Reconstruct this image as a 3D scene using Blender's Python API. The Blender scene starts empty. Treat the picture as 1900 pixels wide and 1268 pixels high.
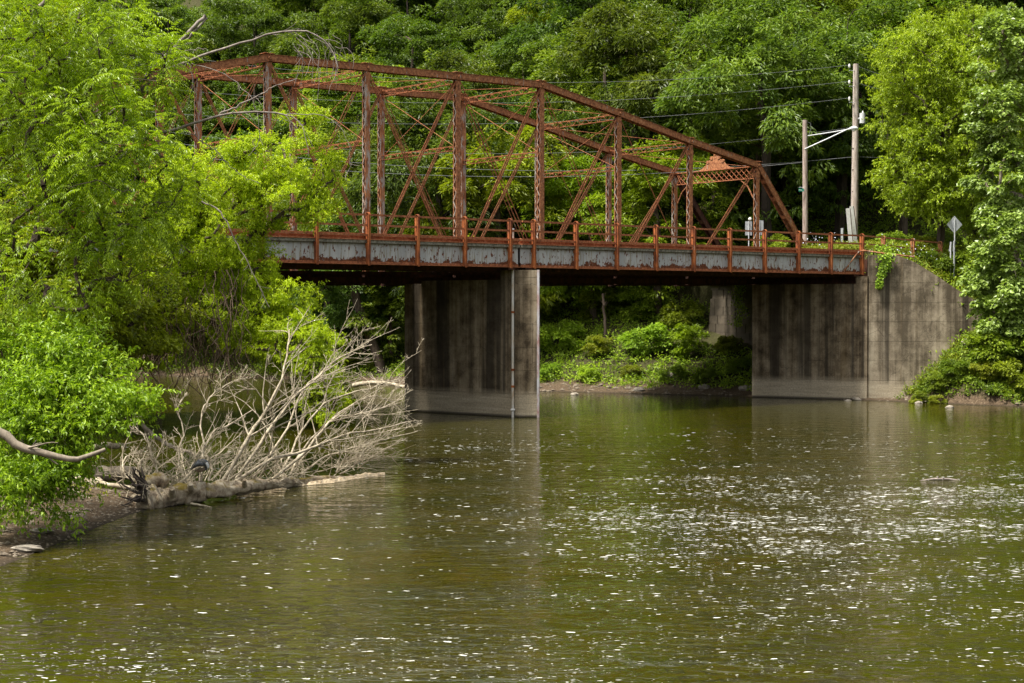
import bpy, math, random
import numpy as np
from mathutils import Vector, Matrix
R = math.radians
rng = np.random.default_rng(7)
random.seed(7)
SC = bpy.context.scene
COL = SC.collection

# ------------------------------------------------------------------ camera, sky, sun, exposure
FPX = 3037.6; HORY = 575.0; HC = 5.79
PIT = math.atan((634 - HORY) / FPX)
cd = bpy.data.cameras.new('camera'); cam = bpy.data.objects.new('camera', cd); COL.objects.link(cam)
cd.sensor_width = 36; cd.lens = FPX / 1900 * 36; cd.clip_end = 3000; cd.clip_start = .1
cam.location = (0, 0, HC); cam.rotation_euler = (R(90) - PIT, 0, 0)
SC.camera = cam
SUN_EL, SUN_AZ = R(64), R(238)          # azimuth clockwise from +Y, direction the sun stands in
w = bpy.data.worlds.new('World'); SC.world = w; w.use_nodes = True
nt = w.node_tree; nt.nodes.clear()
sky = nt.nodes.new('ShaderNodeTexSky'); sky.sky_type = 'NISHITA'; sky.sun_disc = False
sky.sun_elevation = SUN_EL; sky.sun_rotation = SUN_AZ; sky.air_density = 1.2; sky.dust_density = 4.0; sky.ozone_density = .6
hs = nt.nodes.new('ShaderNodeHueSaturation'); hs.inputs['Saturation'].default_value = .3
bg = nt.nodes.new('ShaderNodeBackground'); bg.inputs['Strength'].default_value = .12
wo = nt.nodes.new('ShaderNodeOutputWorld')
nt.links.new(sky.outputs[0], hs.inputs['Color']); nt.links.new(hs.outputs[0], bg.inputs[0]); nt.links.new(bg.outputs[0], wo.inputs[0])
sl = bpy.data.lights.new('sun', 'SUN'); sl.energy = 4.5; sl.angle = R(8); sl.color = (1, .955, .87)
so = bpy.data.objects.new('sun', sl); COL.objects.link(so)
sd = Vector((math.sin(SUN_AZ) * math.cos(SUN_EL), math.cos(SUN_AZ) * math.cos(SUN_EL), math.sin(SUN_EL)))
so.rotation_euler = sd.to_track_quat('Z', 'Y').to_euler(); so.location = (0, -20, 60)
SC.view_settings.view_transform = 'Standard'; SC.view_settings.look = 'None'
SC.view_settings.exposure = 1.02; SC.view_settings.gamma = 1; SC.view_settings.use_curve_mapping = False
SC.cycles.max_bounces = 6; SC.cycles.diffuse_bounces = 3; SC.cycles.transmission_bounces = 4
SC.cycles.caustics_reflective = False; SC.cycles.caustics_refractive = False

# ------------------------------------------------------------------ helpers
def P(px, py, Y):
    """photo pixel + distance -> point in the place"""
    u = (634 - py) / FPX
    # point along the ray whose world Y is Y
    dy = math.cos(PIT) + u * math.sin(PIT); dz = -math.sin(PIT) + u * math.cos(PIT)
    k = Y / dy
    return Vector(((px - 950) / FPX * k, Y, HC + dz * k))
TH = .90746
DR = np.array([math.sin(TH), math.cos(TH), 0.]); DN = np.array([-math.cos(TH), math.sin(TH), 0.])
def B(t, d, z): return DR * t + DN * d + np.array([0, 0, z])

class MB:
    """collects geometry, links it as one mesh object"""
    def __init__(s): s.v = []; s.f = []; s.n = 0
    def add(s, v, f):
        v = np.asarray(v, float).reshape(-1, 3); f = np.asarray(f, int)
        s.v.append(v); s.f.append(f + s.n); s.n += len(v)
    def box(s, c, ax, ay, az):
        c = np.asarray(c, float); ax, ay, az = [np.asarray(a, float) for a in (ax, ay, az)]
        v = [c + i * ax + j * ay + k * az for i in (-1, 1) for j in (-1, 1) for k in (-1, 1)]
        s.add(v, [[0, 1, 3, 2], [4, 6, 7, 5], [0, 4, 5, 1], [2, 3, 7, 6], [0, 2, 6, 4], [1, 5, 7, 3]])
    def bar(s, p, q, w, h, side=None):
        """bar from p to q; w along 'side' direction, h across"""
        p = np.asarray(p, float); q = np.asarray(q, float); a = q - p; L = np.linalg.norm(a)
        if L < 1e-6: return
        a /= L
        side = np.asarray(DN if side is None else side, float)
        sd_ = side - a * np.dot(side, a); nn = np.linalg.norm(sd_)
        if nn < 1e-4: sd_ = np.cross(a, [0.3, .2, 1]); nn = np.linalg.norm(sd_)
        sd_ /= nn; up = np.cross(a, sd_)
        s.box((p + q) / 2, a * L / 2, sd_ * w / 2, up * h / 2)
    def tube(s, pts, rad, n=6, cap=True):
        pts = np.asarray(pts, float); m = len(pts); rad = np.broadcast_to(np.asarray(rad, float), (m,))
        tan = np.gradient(pts, axis=0); tan /= np.linalg.norm(tan, axis=1)[:, None] + 1e-9
        ref = np.array([.31, .17, .93]) if abs(tan[0][2]) < .8 else np.array([.9, .3, .1])
        vs = []
        for i in range(m):
            a = np.cross(tan[i], ref); a /= np.linalg.norm(a) + 1e-9; b = np.cross(tan[i], a)
            ang = np.arange(n) * 2 * math.pi / n
            vs.append(pts[i] + rad[i] * (np.cos(ang)[:, None] * a + np.sin(ang)[:, None] * b))
        f = []
        for i in range(m - 1):
            for k in range(n):
                f.append([i * n + k, i * n + (k + 1) % n, (i + 1) * n + (k + 1) % n, (i + 1) * n + k])
        s.add(np.concatenate(vs), f)
        if cap:
            for i in (0, m - 1):
                base = s.n; s.v.append(np.vstack([vs[i], pts[i][None]])); s.n += n + 1
                s.f.append(np.array([[base + k, base + (k + 1) % n, base + n, base + n] for k in range(n)]))
    def prism(s, poly, z0, z1):
        """poly: list of (x,y); vertical prism; z1 may be a list"""
        n = len(poly); z1 = z1 if hasattr(z1, '__len__') else [z1] * n
        v = [(x, y, z0) for x, y in poly] + [(x, y, z1[i]) for i, (x, y) in enumerate(poly)]
        s.add(v, [[k, (k + 1) % n, n + (k + 1) % n, n + k] for k in range(n)])
        for o in (0, n):
            c = np.mean([v[o + k] for k in range(n)], axis=0)
            b = s.n; s.v.append(np.array([v[o + k] for k in range(n)] + [c])); s.n += n + 1
            s.f.append(np.array([[b + k, b + (k + 1) % n, b + n, b + n] for k in range(n)]))
    def mesh(s, name, mat, smooth=False, loc=(0, 0, 0)):
        v = np.concatenate(s.v) - np.asarray(loc, float)
        loops = []; tot = []
        for f in s.f:
            tri = f[:, 2] == f[:, 3]
            if tri.any():
                if tri.all():
                    loops.append(f[:, :3].ravel()); tot.append(np.full(len(f), 3)); continue
                for g in f:
                    if g[2] == g[3]: loops.append(g[:3]); tot.append(np.array([3]))
                    else: loops.append(g); tot.append(np.array([4]))
            else: loops.append(f.ravel()); tot.append(np.full(len(f), 4))
        loops = np.concatenate(loops); tot = np.concatenate(tot)
        me = bpy.data.meshes.new(name)
        me.vertices.add(len(v)); me.vertices.foreach_set('co', v.astype(np.float32).ravel())
        me.loops.add(len(loops)); me.loops.foreach_set('vertex_index', loops.astype(np.int32))
        me.polygons.add(len(tot)); st = np.concatenate([[0], np.cumsum(tot)[:-1]])
        me.polygons.foreach_set('loop_start', st.astype(np.int32)); me.polygons.foreach_set('loop_total', tot.astype(np.int32))
        me.polygons.foreach_set('use_smooth', np.full(len(tot), bool(smooth)))
        me.update(calc_edges=True); me.validate()
        if mat: me.materials.append(mat)
        return me
    def build(s, name, mat, parent=None, smooth=False):
        loc = np.array(parent.location) if parent else np.zeros(3)
        if parent and parent.parent: loc = loc + np.array(parent.parent.location)
        o = bpy.data.objects.new(name, s.mesh(name, mat, smooth, loc)); COL.objects.link(o)
        if parent: o.parent = parent
        return o

def tag(o, label=None, cat=None, group=None, kind=None):
    if label: o['label'] = label
    if cat: o['category'] = cat
    if group: o['group'] = group
    if kind: o['kind'] = kind
    return o
def empty(name, loc, label=None, cat=None, group=None):
    o = bpy.data.objects.new(name, None); COL.objects.link(o); o.location = Vector([float(c) for c in loc]); o.empty_display_size = .3
    return tag(o, label, cat, group)

# ------------------------------------------------------------------ materials
def mat(name):
    m = bpy.data.materials.new(name); m.use_nodes = True; t = m.node_tree; t.nodes.clear()
    out = t.nodes.new('ShaderNodeOutputMaterial'); b = t.nodes.new('ShaderNodeBsdfPrincipled')
    t.links.new(b.outputs[0], out.inputs[0]); return m, t, b, out
def N(t, typ, **kw):
    n = t.nodes.new(typ)
    for k, v in kw.items():
        if k.startswith('i_'):
            key = k[2:]; key = int(key) if key.isdigit() else key.replace('_', ' ')
            n.inputs[key].default_value = v
        else: setattr(n, k, v)
    return n
def ramp(t, fac, stops, interp='LINEAR'):
    r = t.nodes.new('ShaderNodeValToRGB'); e = r.color_ramp.elements; r.color_ramp.interpolation = interp
    while len(e) > 1: e.remove(e[0])
    e[0].position = stops[0][0]; e[0].color = tuple(stops[0][1]) + (1,) if len(stops[0][1]) == 3 else stops[0][1]
    for p, c in stops[1:]:
        x = e.new(p); x.color = tuple(c) + (1,)
    if fac is not None: t.links.new(fac, r.inputs[0])
    return r.outputs[0]
def g1(v): return (v, v, v)
def noise(t, scale=(1, 1, 1), s=1., detail=6, rough=.6, world=True, dist=0.):
    if world: src = t.nodes.new('ShaderNodeNewGeometry').outputs['Position']
    else: src = t.nodes.new('ShaderNodeTexCoord').outputs['Object']
    mp = N(t, 'ShaderNodeMapping'); mp.inputs['Scale'].default_value = scale; t.links.new(src, mp.inputs[0])
    n = N(t, 'ShaderNodeTexNoise'); n.inputs['Scale'].default_value = s; n.inputs['Detail'].default_value = detail
    n.inputs['Roughness'].default_value = rough; n.inputs['Distortion'].default_value = dist
    t.links.new(mp.outputs[0], n.inputs['Vector']); return n.outputs['Fac']
def mixc(t, fac, a, b, mode='MIX'):
    m = N(t, 'ShaderNodeMix', data_type='RGBA', blend_type=mode)
    for sock, val in ((m.inputs[0], fac), (m.inputs[6], a), (m.inputs[7], b)):
        if hasattr(val, 'is_linked') or hasattr(val, 'node'): t.links.new(val, sock)
        elif isinstance(val, (int, float)): sock.default_value = val
        else: sock.default_value = tuple(val) + (1,)
    return m.outputs[2]
def math_(t, op, a, b=None, clamp=False):
    m = N(t, 'ShaderNodeMath', operation=op, use_clamp=clamp)
    for i, v in enumerate((a, b)):
        if v is None: continue
        if hasattr(v, 'node'): t.links.new(v, m.inputs[i])
        else: m.inputs[i].default_value = v
    return m.outputs[0]
def posz(t):
    g = t.nodes.new('ShaderNodeNewGeometry'); s = t.nodes.new('ShaderNodeSeparateXYZ'); t.links.new(g.outputs['Position'], s.inputs[0]); return s.outputs
def bump(t, b, h, strength=.4, dist=.02):
    n = N(t, 'ShaderNodeBump'); n.inputs['Strength'].default_value = strength; n.inputs['Distance'].default_value = dist
    t.links.new(h, n.inputs['Height']); t.links.new(n.outputs[0], b.inputs['Normal'])

def rust_mat(name, paint=.0, c=((0.04488, 0.0198, 0.00924), (0.1782, 0.06864, 0.03036), (0.3432, 0.1426, 0.0594), (0.528, 0.2904, 0.1452)), streak=True, paintcol=(.34, .29, .245)):
    m, t, b, o = mat(name)
    n1 = noise(t, (1, 1, .35) if streak else (1, 1, 1), 3.2 if streak else 7., 8, .72)
    col = ramp(t, n1, [(.26, c[0]), (.43, c[1]), (.56, c[2]), (.76, c[3])])
    if paint > 0:
        n2 = noise(t, (1, 1, .22), 5.5, 8, .7)
        k = ramp(t, n2, [(.66 - paint, g1(0)), (.70 - paint, g1(1))])
        col = mixc(t, k, col, paintcol)
    t.links.new(col, b.inputs['Base Color']); b.inputs['Roughness'].default_value = .85; b.inputs['Specular IOR Level'].default_value = .25
    bump(t, b, n1, .25, .008); return m
M = {}
M['rust'] = rust_mat('rusted_steel', .05, streak=False)
M['rust_pale'] = rust_mat('rusted_steel_with_pale_paint', .145)
M['rust_red'] = rust_mat('red_rusted_steel', .0, ((0.06336, 0.02244, 0.01056), (0.198, 0.06864, 0.03036), (0.3498, 0.1254, 0.0528), (0.528, 0.264, 0.1254)), False)
M['rust_orange'] = rust_mat('orange_rusted_steel', .03, ((0.04025, 0.01495, 0.0092), (0.1495, 0.0437, 0.0161), (0.299, 0.0897, 0.0253), (0.46, 0.184, 0.06325)))
M['rust_dark'] = rust_mat('dark_rusted_steel', .0, ((.012, .008, .006), (.035, .017, .011), (.07, .028, .016), (.12, .05, .03)))

M['rust_curb'] = rust_mat('bright_rusted_curb', .0, ((.11, .034, .017), (.29, .09, .036), (.45, .17, .08), (.62, .38, .27)), False)
M['rust_lace'] = rust_mat('half_painted_lacing', .20)
def web_mat():
    m, t, b, o = mat('flaking_grey_paint')
    base = ramp(t, noise(t, (1, 1, .15), 1.5, 7, .65), [(.3, (.30, .305, .30)), (.55, (.41, .412, .40)), (.75, (.53, .515, .475))])
    xyz = posz(t)
    # rust creeping up from the bottom edge of the plate
    n = noise(t, (1, 1, .8), 1.9, 8, .74)
    zz = math_(t, 'MULTIPLY', math_(t, 'SUBTRACT', xyz[2], 8.12), .62)
    k = math_(t, 'SUBTRACT', n, zz)
    k1 = ramp(t, k, [(.36, g1(0)), (.375, g1(1))])
    # spots with runs under them
    v = noise(t, (3.4, 3.4, 1.5), 2.2, 4, .6)
    k2 = ramp(t, v, [(.59, g1(0)), (.61, g1(1))])
    sp = noise(t, (9, 9, .8), 1.3, 3, .5)
    k3 = ramp(t, sp, [(.54, g1(0)), (.60, g1(.7))])
    rc = ramp(t, noise(t, (1, 1, 1), 12, 5, .7), [(.35, (.05, .018, .01)), (.6, (.17, .055, .022)), (.8, (.30, .13, .05))])
    c1 = mixc(t, k3, base, (.24, .20, .13))
    c2 = mixc(t, k2, c1, rc); c3 = mixc(t, k1, c2, rc)
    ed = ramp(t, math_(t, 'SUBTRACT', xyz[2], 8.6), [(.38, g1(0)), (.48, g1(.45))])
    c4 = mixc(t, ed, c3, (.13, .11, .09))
    t.links.new(c4, b.inputs['Base Color']); b.inputs['Roughness'].default_value = .8; b.inputs['Specular IOR Level'].default_value = .2
    bump(t, b, n, .2, .01); return m
M['web'] = web_mat()

def concrete_mat(name, line=1.05, tones=((0.0391, 0.0276, 0.01495), (0.1265, 0.0943, 0.0575), (0.2415, 0.1898, 0.1242), (0.391, 0.322, 0.2242)), topdark=.0):
    m, t, b, o = mat(name)
    broad = noise(t, (1, 1, .16), .55, 5, .65); mid_ = noise(t, (1, 1, .03), 2.0, 6, .7); blot = noise(t, (1, 1, 1), 1.1, 7, .65); fine = noise(t, (1, 1, 1), 13, 6, .72)
    z = posz(t)[2]
    f = math_(t, 'ADD', math_(t, 'MULTIPLY', broad, .75), math_(t, 'MULTIPLY', mid_, .75)); f = math_(t, 'ADD', f, math_(t, 'MULTIPLY', blot, .75)); f = math_(t, 'ADD', f, math_(t, 'MULTIPLY', fine, .22))
    f = math_(t, 'SUBTRACT', f, .745)
    f = math_(t, 'SUBTRACT', f, math_(t, 'MULTIPLY', math_(t, 'SUBTRACT', z, 3.0), topdark))
    c = ramp(t, f, [(.28, tones[0]), (.43, tones[1]), (.58, tones[2]), (.80, tones[3])])
    pale = ramp(t, noise(t, (1, 1, .05), 2.6, 5, .65), [(.64, g1(0)), (.72, g1(.5))]); c = mixc(t, pale, c, (.34, .30, .235))
    och = ramp(t, noise(t, (1, 1, .04), 1.7, 3, .5), [(.60, g1(0)), (.68, g1(.3))]); c = mixc(t, och, c, (.12, .075, .025))
    bands = ramp(t, noise(t, (1, 1, .02), .95, 3, .55), [(.50, g1(0)), (.56, g1(.75)), (.70, g1(.85))]); c = mixc(t, bands, c, (.028, .022, .015))
    crack = N(t, 'ShaderNodeTexVoronoi', feature='DISTANCE_TO_EDGE'); crack.inputs['Scale'].default_value = .55; gg = t.nodes.new('ShaderNodeNewGeometry'); dn_ = noise(t, (1, 1, 1), 2.5, 4, .7)
    va = N(t, 'ShaderNodeVectorMath', operation='ADD'); t.links.new(gg.outputs['Position'], va.inputs[0]); t.links.new(dn_, va.inputs[1]); t.links.new(va.outputs[0], crack.inputs['Vector'])
    ck = ramp(t, crack.outputs['Distance'], [(0, g1(.55)), (.012, g1(0))]); c = mixc(t, ck, c, (.02, .016, .011))
    zn = math_(t, 'ADD', z, math_(t, 'MULTIPLY', noise(t, (1, 1, .3), .9, 4, .6), .35))
    br = N(t, 'ShaderNodeMapRange'); br.inputs[1].default_value = line + .62; br.inputs[2].default_value = line + .14; t.links.new(zn, br.inputs[0])
    tan = ramp(t, noise(t, (.3, .3, 6), 1.5, 7, .65), [(.3, (.30, .245, .165)), (.55, (.44, .37, .26)), (.7, (.52, .445, .33))])
    tan = mixc(t, ramp(t, fine, [(.4, g1(.5)), (.6, g1(0))]), tan, (.16, .13, .09))
    c = mixc(t, math_(t, 'MULTIPLY', br.outputs[0], .9), c, tan)
    wl = N(t, 'ShaderNodeMapRange'); wl.inputs[1].default_value = .16; wl.inputs[2].default_value = .07
    t.links.new(z, wl.inputs[0]); c = mixc(t, math_(t, 'MULTIPLY', wl.outputs[0], .85), c, (.03, .025, .018))
    fr = math_(t, 'FRACT', math_(t, 'DIVIDE', z, 1.25)); ln = ramp(t, fr, [(.0, g1(1)), (.018, g1(0))])
    c = mixc(t, math_(t, 'MULTIPLY', ln, .5), c, (.04, .034, .026))
    t.links.new(c, b.inputs['Base Color']); b.inputs['Roughness'].default_value = .9; b.inputs['Specular IOR Level'].default_value = .2
    h = math_(t, 'ADD', fine, math_(t, 'MULTIPLY', ln, -1.)); bump(t, b, h, .6, .03); return m
M['concrete'] = concrete_mat('stained_concrete')
M['concrete_wing'] = concrete_mat('weathered_concrete', .9, ((0.0854, 0.0671, 0.04392), (0.1891, 0.1525, 0.1049), (0.3172, 0.2623, 0.1854), (0.4636, 0.3965, 0.2928)), .03)

def simple(name, c0, c1, s=4., rough=.8, sc=(1, 1, 1), bmp=.3, world=True, metallic=0., spec=.3):
    m, t, b, o = mat(name); n = noise(t, sc, s, 7, .65, world)
    t.links.new(ramp(t, n, [(.32, c0), (.68, c1)]), b.inputs['Base Color']); b.inputs['Roughness'].default_value = rough
    b.inputs['Metallic'].default_value = metallic; b.inputs['Specular IOR Level'].default_value = spec
    if bmp: bump(t, b, n, bmp, .02)
    return m
M['deck_edge'] = simple('mossy_concrete_edge', (.05, .045, .03), (.30, .28, .22), 7)
M['asphalt'] = simple('old_asphalt', (.04, .04, .038), (.07, .068, .062), 6)
M['pole'] = simple('weathered_pole_wood', (.13, .085, .06), (.46, .38, .33), 3.5, .9, (6, 6, .35))
M['galv'] = simple('galvanised_metal', (.45, .46, .47), (.6, .61, .62), 8, .45, bmp=0)
M['signback'] = simple('sign_back_aluminium', (.32, .335, .35), (.44, .455, .47), 5, .5, bmp=.1)
M['pole_pale'] = simple('bleached_pole_wood', (.17, .12, .085), (.60, .53, .47), 3.5, .9, (6, 6, .35))
M['white'] = simple('white_paint', (.55, .54, .50), (.75, .73, .70), 5, .6, bmp=.1)
M['green_sign'] = simple('green_sign_sheet', (.0, .16, .10), (.0, .20, .13), 5, .5, bmp=0)
M['wire'] = simple('weathered_cable', (.12, .125, .125), (.22, .23, .23), 5, .6, bmp=0)
M['bark'] = simple('brown_bark', (.035, .025, .018), (.13, .095, .07), 5, .95, (1, 1, .3), .6)
M['bark_dark'] = simple('dark_bark', (.02, .015, .012), (.07, .052, .04), 5, .95, (1, 1, .3), .6)
M['bark_pale'] = simple('pale_bark', (.10, .08, .055), (.30, .25, .19), 5, .95, (1, 1, .3), .5)
M['dead'] = simple('bleached_dead_wood', (.15, .115, .07), (.52, .45, .33), 7, .85, (1, 1, 1), .4)
M['dead_grey'] = simple('grey_dead_branch', (.09, .07, .06), (.30, .255, .22), 6, .9)
M['vine'] = simple('hanging_vine_stem', (.07, .045, .03), (.21, .15, .10), 6, .9)
M['pipe'] = rust_mat('painted_pipe', .0, ((.30, .15, .06), (.47, .40, .30), (.52, .50, .45), (.60, .58, .54)))
M['foam'] = simple('beige_foam_and_debris', (.30, .21, .12), (.62, .52, .36), 9, .95, (1, 1, 1), .8)
M['rock'] = simple('river_stone', (.10, .085, .065), (.34, .30, .24), 3.5, .9, bmp=.6)
M['gravel'] = simple('brown_river_gravel', (.05, .038, .026), (.22, .18, .13), 5, .95, bmp=.3)
M['nose'] = rust_mat('chipped_white_steel_edge', .0, ((.20, .05, .035), (.34, .24, .22), (.42, .41, .42), (.52, .51, .52)))

def log_mat():
    m, t, b, o = mat('mossy_log_bark'); n = noise(t, (1, 1, 1), 4, 8, .7)
    c = ramp(t, n, [(.3, (.07, .05, .03)), (.45, (.26, .195, .125)), (.62, (.50, .42, .30))])
    g = t.nodes.new('ShaderNodeNewGeometry'); s = t.nodes.new('ShaderNodeSeparateXYZ'); t.links.new(g.outputs['Normal'], s.inputs[0])
    k = math_(t, 'MULTIPLY', ramp(t, noise(t, (1, 1, 1), 1.6, 5, .6), [(.52, g1(0)), (.60, g1(1))]), ramp(t, s.outputs[2], [(.2, g1(0)), (.6, g1(1))]))
    c = mixc(t, k, c, (.18, .13, .02)); t.links.new(c, b.inputs['Base Color']); b.inputs['Roughness'].default_value = .95
    bump(t, b, n, .9, .05); return m
M['log'] = log_mat()

def stone_mat():
    m, t, b, o = mat('rough_cut_sandstone'); n = noise(t, (1, 1, 1), 2.4, 8, .65)
    i = t.nodes.new('ShaderNodeNewGeometry').outputs['Random Per Island']
    c = ramp(t, n, [(.3, (.05, .038, .025)), (.7, (.16, .125, .085))]); c = mixc(t, math_(t, 'MULTIPLY', i, .85), c, (.055, .043, .028))
    t.links.new(c, b.inputs['Base Color']); b.inputs['Roughness'].default_value = .95; bump(t, b, n, .5, .03); return m
M['stone'] = stone_mat()

def leaf_mat(name, cols, trans=.38, rough=.45, spec=.35, obj=True, nscale=.35, tint=1.25):
    """leaf colour differs from leaf to leaf, from bough to bough and from tree to tree"""
    m, t, b, out = mat(name)
    g = t.nodes.new('ShaderNodeNewGeometry'); r = g.outputs['Random Per Island']
    n = noise(t, (1, 1, 1), nscale, 3, .5)
    f = math_(t, 'ADD', math_(t, 'MULTIPLY', r, .55), math_(t, 'MULTIPLY', math_(t, 'SUBTRACT', n, .28), 1.0))
    k = len(cols); c = ramp(t, f, [(.15 + .75 * i / (k - 1), cols[i]) for i in range(k)])
    if obj:
        oi = t.nodes.new('ShaderNodeObjectInfo'); h = N(t, 'ShaderNodeHueSaturation')
        hm = N(t, 'ShaderNodeMapRange'); hm.inputs[3].default_value = .485; hm.inputs[4].default_value = .52; t.links.new(oi.outputs['Random'], hm.inputs[0])
        vm = N(t, 'ShaderNodeMapRange'); vm.inputs[3].default_value = .62; vm.inputs[4].default_value = 1.4
        rr = math_(t, 'FRACT', math_(t, 'MULTIPLY', oi.outputs['Random'], 7.31)); t.links.new(rr, vm.inputs[0])
        t.links.new(hm.outputs[0], h.inputs['Hue']); t.links.new(vm.outputs[0], h.inputs['Value']); t.links.new(c, h.inputs['Color']); c = h.outputs[0]
    t.links.new(c, b.inputs['Base Color']); b.inputs['Roughness'].default_value = rough; b.inputs['Specular IOR Level'].default_value = spec
    tr = t.nodes.new('ShaderNodeBsdfTranslucent')
    tc = mixc(t, 1.0, c, (1.0 * tint, 1.05 * tint, .45 * tint), 'MULTIPLY'); t.links.new(tc, tr.inputs[0])
    mx = t.nodes.new('ShaderNodeMixShader'); mx.inputs[0].default_value = trans
    t.links.new(b.outputs[0], mx.inputs[1]); t.links.new(tr.outputs[0], mx.inputs[2]); t.links.new(mx.outputs[0], out.inputs[0]); return m
M['l_hill'] = leaf_mat('hillside_leaves', [(0.0546, 0.0938, 0.0083), (0.1063, 0.1587, 0.0124), (0.1670, 0.2318, 0.0179), (0.2581, 0.3243, 0.0276)])
M['l_hill_deep'] = leaf_mat('deep_green_leaves', [(0.0450, 0.0780, 0.0106), (0.0831, 0.1290, 0.0150), (0.1263, 0.1800, 0.0196), (0.1870, 0.2430, 0.0286)])
M['l_hill_yellow'] = leaf_mat('yellow_green_leaves', [(0.0906, 0.1260, 0.0049), (0.1514, 0.2000, 0.0070), (0.2165, 0.2730, 0.0098), (0.2957, 0.3570, 0.0154)])
M['l_walnut'] = leaf_mat('walnut_leaves', [(0.1112, 0.1708, 0.0060), (0.2020, 0.2928, 0.0077), (0.3098, 0.4270, 0.0102), (0.4368, 0.5734, 0.0171)], .45, .4, .45, False, .5)
M['l_elder'] = leaf_mat('lime_leaves', [(0.1987, 0.2691, 0.0069), (0.3122, 0.4041, 0.0097), (0.4275, 0.5283, 0.0151), (0.5429, 0.6416, 0.0345)], .45, .45, .35, False, .5)
M['l_bush'] = leaf_mat('bush_leaves', [(0.105, 0.185, 0.009), (0.18, 0.29, 0.012), (0.275, 0.40, 0.018), (0.40, 0.52, 0.03)], .42, .45, .35, False, .6)
M['l_right'] = leaf_mat('spring_green_leaves', [(0.1334, 0.1900, 0.0090), (0.2208, 0.3000, 0.0130), (0.3220, 0.4100, 0.0200), (0.4324, 0.5200, 0.0350)], .4, .45, .35, False, .4)
M['l_pale'] = leaf_mat('pale_backed_leaves', [(0.1058, 0.1610, 0.0242), (0.1771, 0.2530, 0.0403), (0.2633, 0.3565, 0.0644), (0.4128, 0.5290, 0.1610)], .35, .4, .5, False, .6)
M['l_shrub'] = leaf_mat('shrub_leaves', [(0.1020, 0.1500, 0.0126), (0.1726, 0.2400, 0.0190), (0.2506, 0.3300, 0.0263), (0.3600, 0.4500, 0.0367)], .4, .5, .3, True, .6)
M['l_weed'] = leaf_mat('weed_leaves', [(0.107, 0.130, 0.0084), (0.172, 0.200, 0.0126), (0.243, 0.270, 0.0210), (0.338, 0.360, 0.0420)], .4, .5, .3, False, .8)

def ground_mat():
    m, t, b, o = mat('bank_ground'); xyz = posz(t)
    n = noise(t, (1, 1, 1), .5, 9, .7); f = noise(t, (1, 1, 1), 9, 6, .75)
    soil = ramp(t, f, [(.32, (.030, .020, .012)), (.55, (.095, .066, .040)), (.72, (.21, .165, .11))])
    moss = ramp(t, f, [(.3, (.018, .016, .006)), (.55, (.035, .04, .010)), (.7, (.05, .075, .014))])
    zz = math_(t, 'ADD', xyz[2], math_(t, 'MULTIPLY', math_(t, 'SUBTRACT', n, .5), 2.2))
    k = ramp(t, zz, [(.55, g1(0)), (.95, g1(1))]); c = mixc(t, math_(t, 'MULTIPLY', k, .8), soil, moss)
    dk = N(t, 'ShaderNodeMapRange'); dk.inputs[1].default_value = .10; dk.inputs[2].default_value = .0; t.links.new(xyz[2], dk.inputs[0])
    c = mixc(t, math_(t, 'MULTIPLY', dk.outputs[0], .8), c, (.02, .016, .01))
    t.links.new(c, b.inputs['Base Color']); b.inputs['Roughness'].default_value = .95; b.inputs['Specular IOR Level'].default_value = .15
    bump(t, b, f, .9, .06); return m
M['ground'] = ground_mat()

def water_mat():
    m, t, b, o = mat('river_water')
    b.inputs['Base Color'].default_value = (.050, .044, .010, 1); b.inputs['IOR'].default_value = 1.333
    n0 = noise(t, (1, 1, 1), .35, 4, .6); t.links.new(ramp(t, n0, [(.3, (.020, .021, .001)), (.7, (.036, .030, .002))]), b.inputs['Base Color'])
    b.inputs['Roughness'].default_value = .03; b.inputs['Specular IOR Level'].default_value = .5
    xyz = posz(t)
    # riffled zone: mid river, nearer and to the right; sheltered towards the banks and the bridge
    r1 = N(t, 'ShaderNodeMapRange', interpolation_type='SMOOTHSTEP'); r1.inputs[1].default_value = 74; r1.inputs[2].default_value = 46; t.links.new(math_(t, 'SUBTRACT', xyz[1], math_(t, 'MULTIPLY', xyz[0], .45)), r1.inputs[0])
    big = noise(t, (.6, 1.8, 1), .13, 3, .6)
    amp = math_(t, 'MULTIPLY', r1.outputs[0], ramp(t, big, [(.36, g1(.25)), (.62, g1(1))]))
    # sparse sharp wavelets over a nearly smooth surface
    a = noise(t, (.8, 1.7, 1), 3.2, 4, .6, dist=.5)
    th = math_(t, 'SUBTRACT', .60, math_(t, 'MULTIPLY', amp, .09))
    pk = math_(t, 'MAXIMUM', math_(t, 'SUBTRACT', a, th), 0.0)
    c = noise(t, (.8, 1.5, 1), 1.1, 4, .55)
    h = math_(t, 'ADD', math_(t, 'MULTIPLY', pk, 3.0), math_(t, 'MULTIPLY', c, math_(t, 'ADD', .12, math_(t, 'MULTIPLY', amp, .26))))
    bump(t, b, h, 1.0, .22); return m
M['water'] = water_mat()

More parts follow.
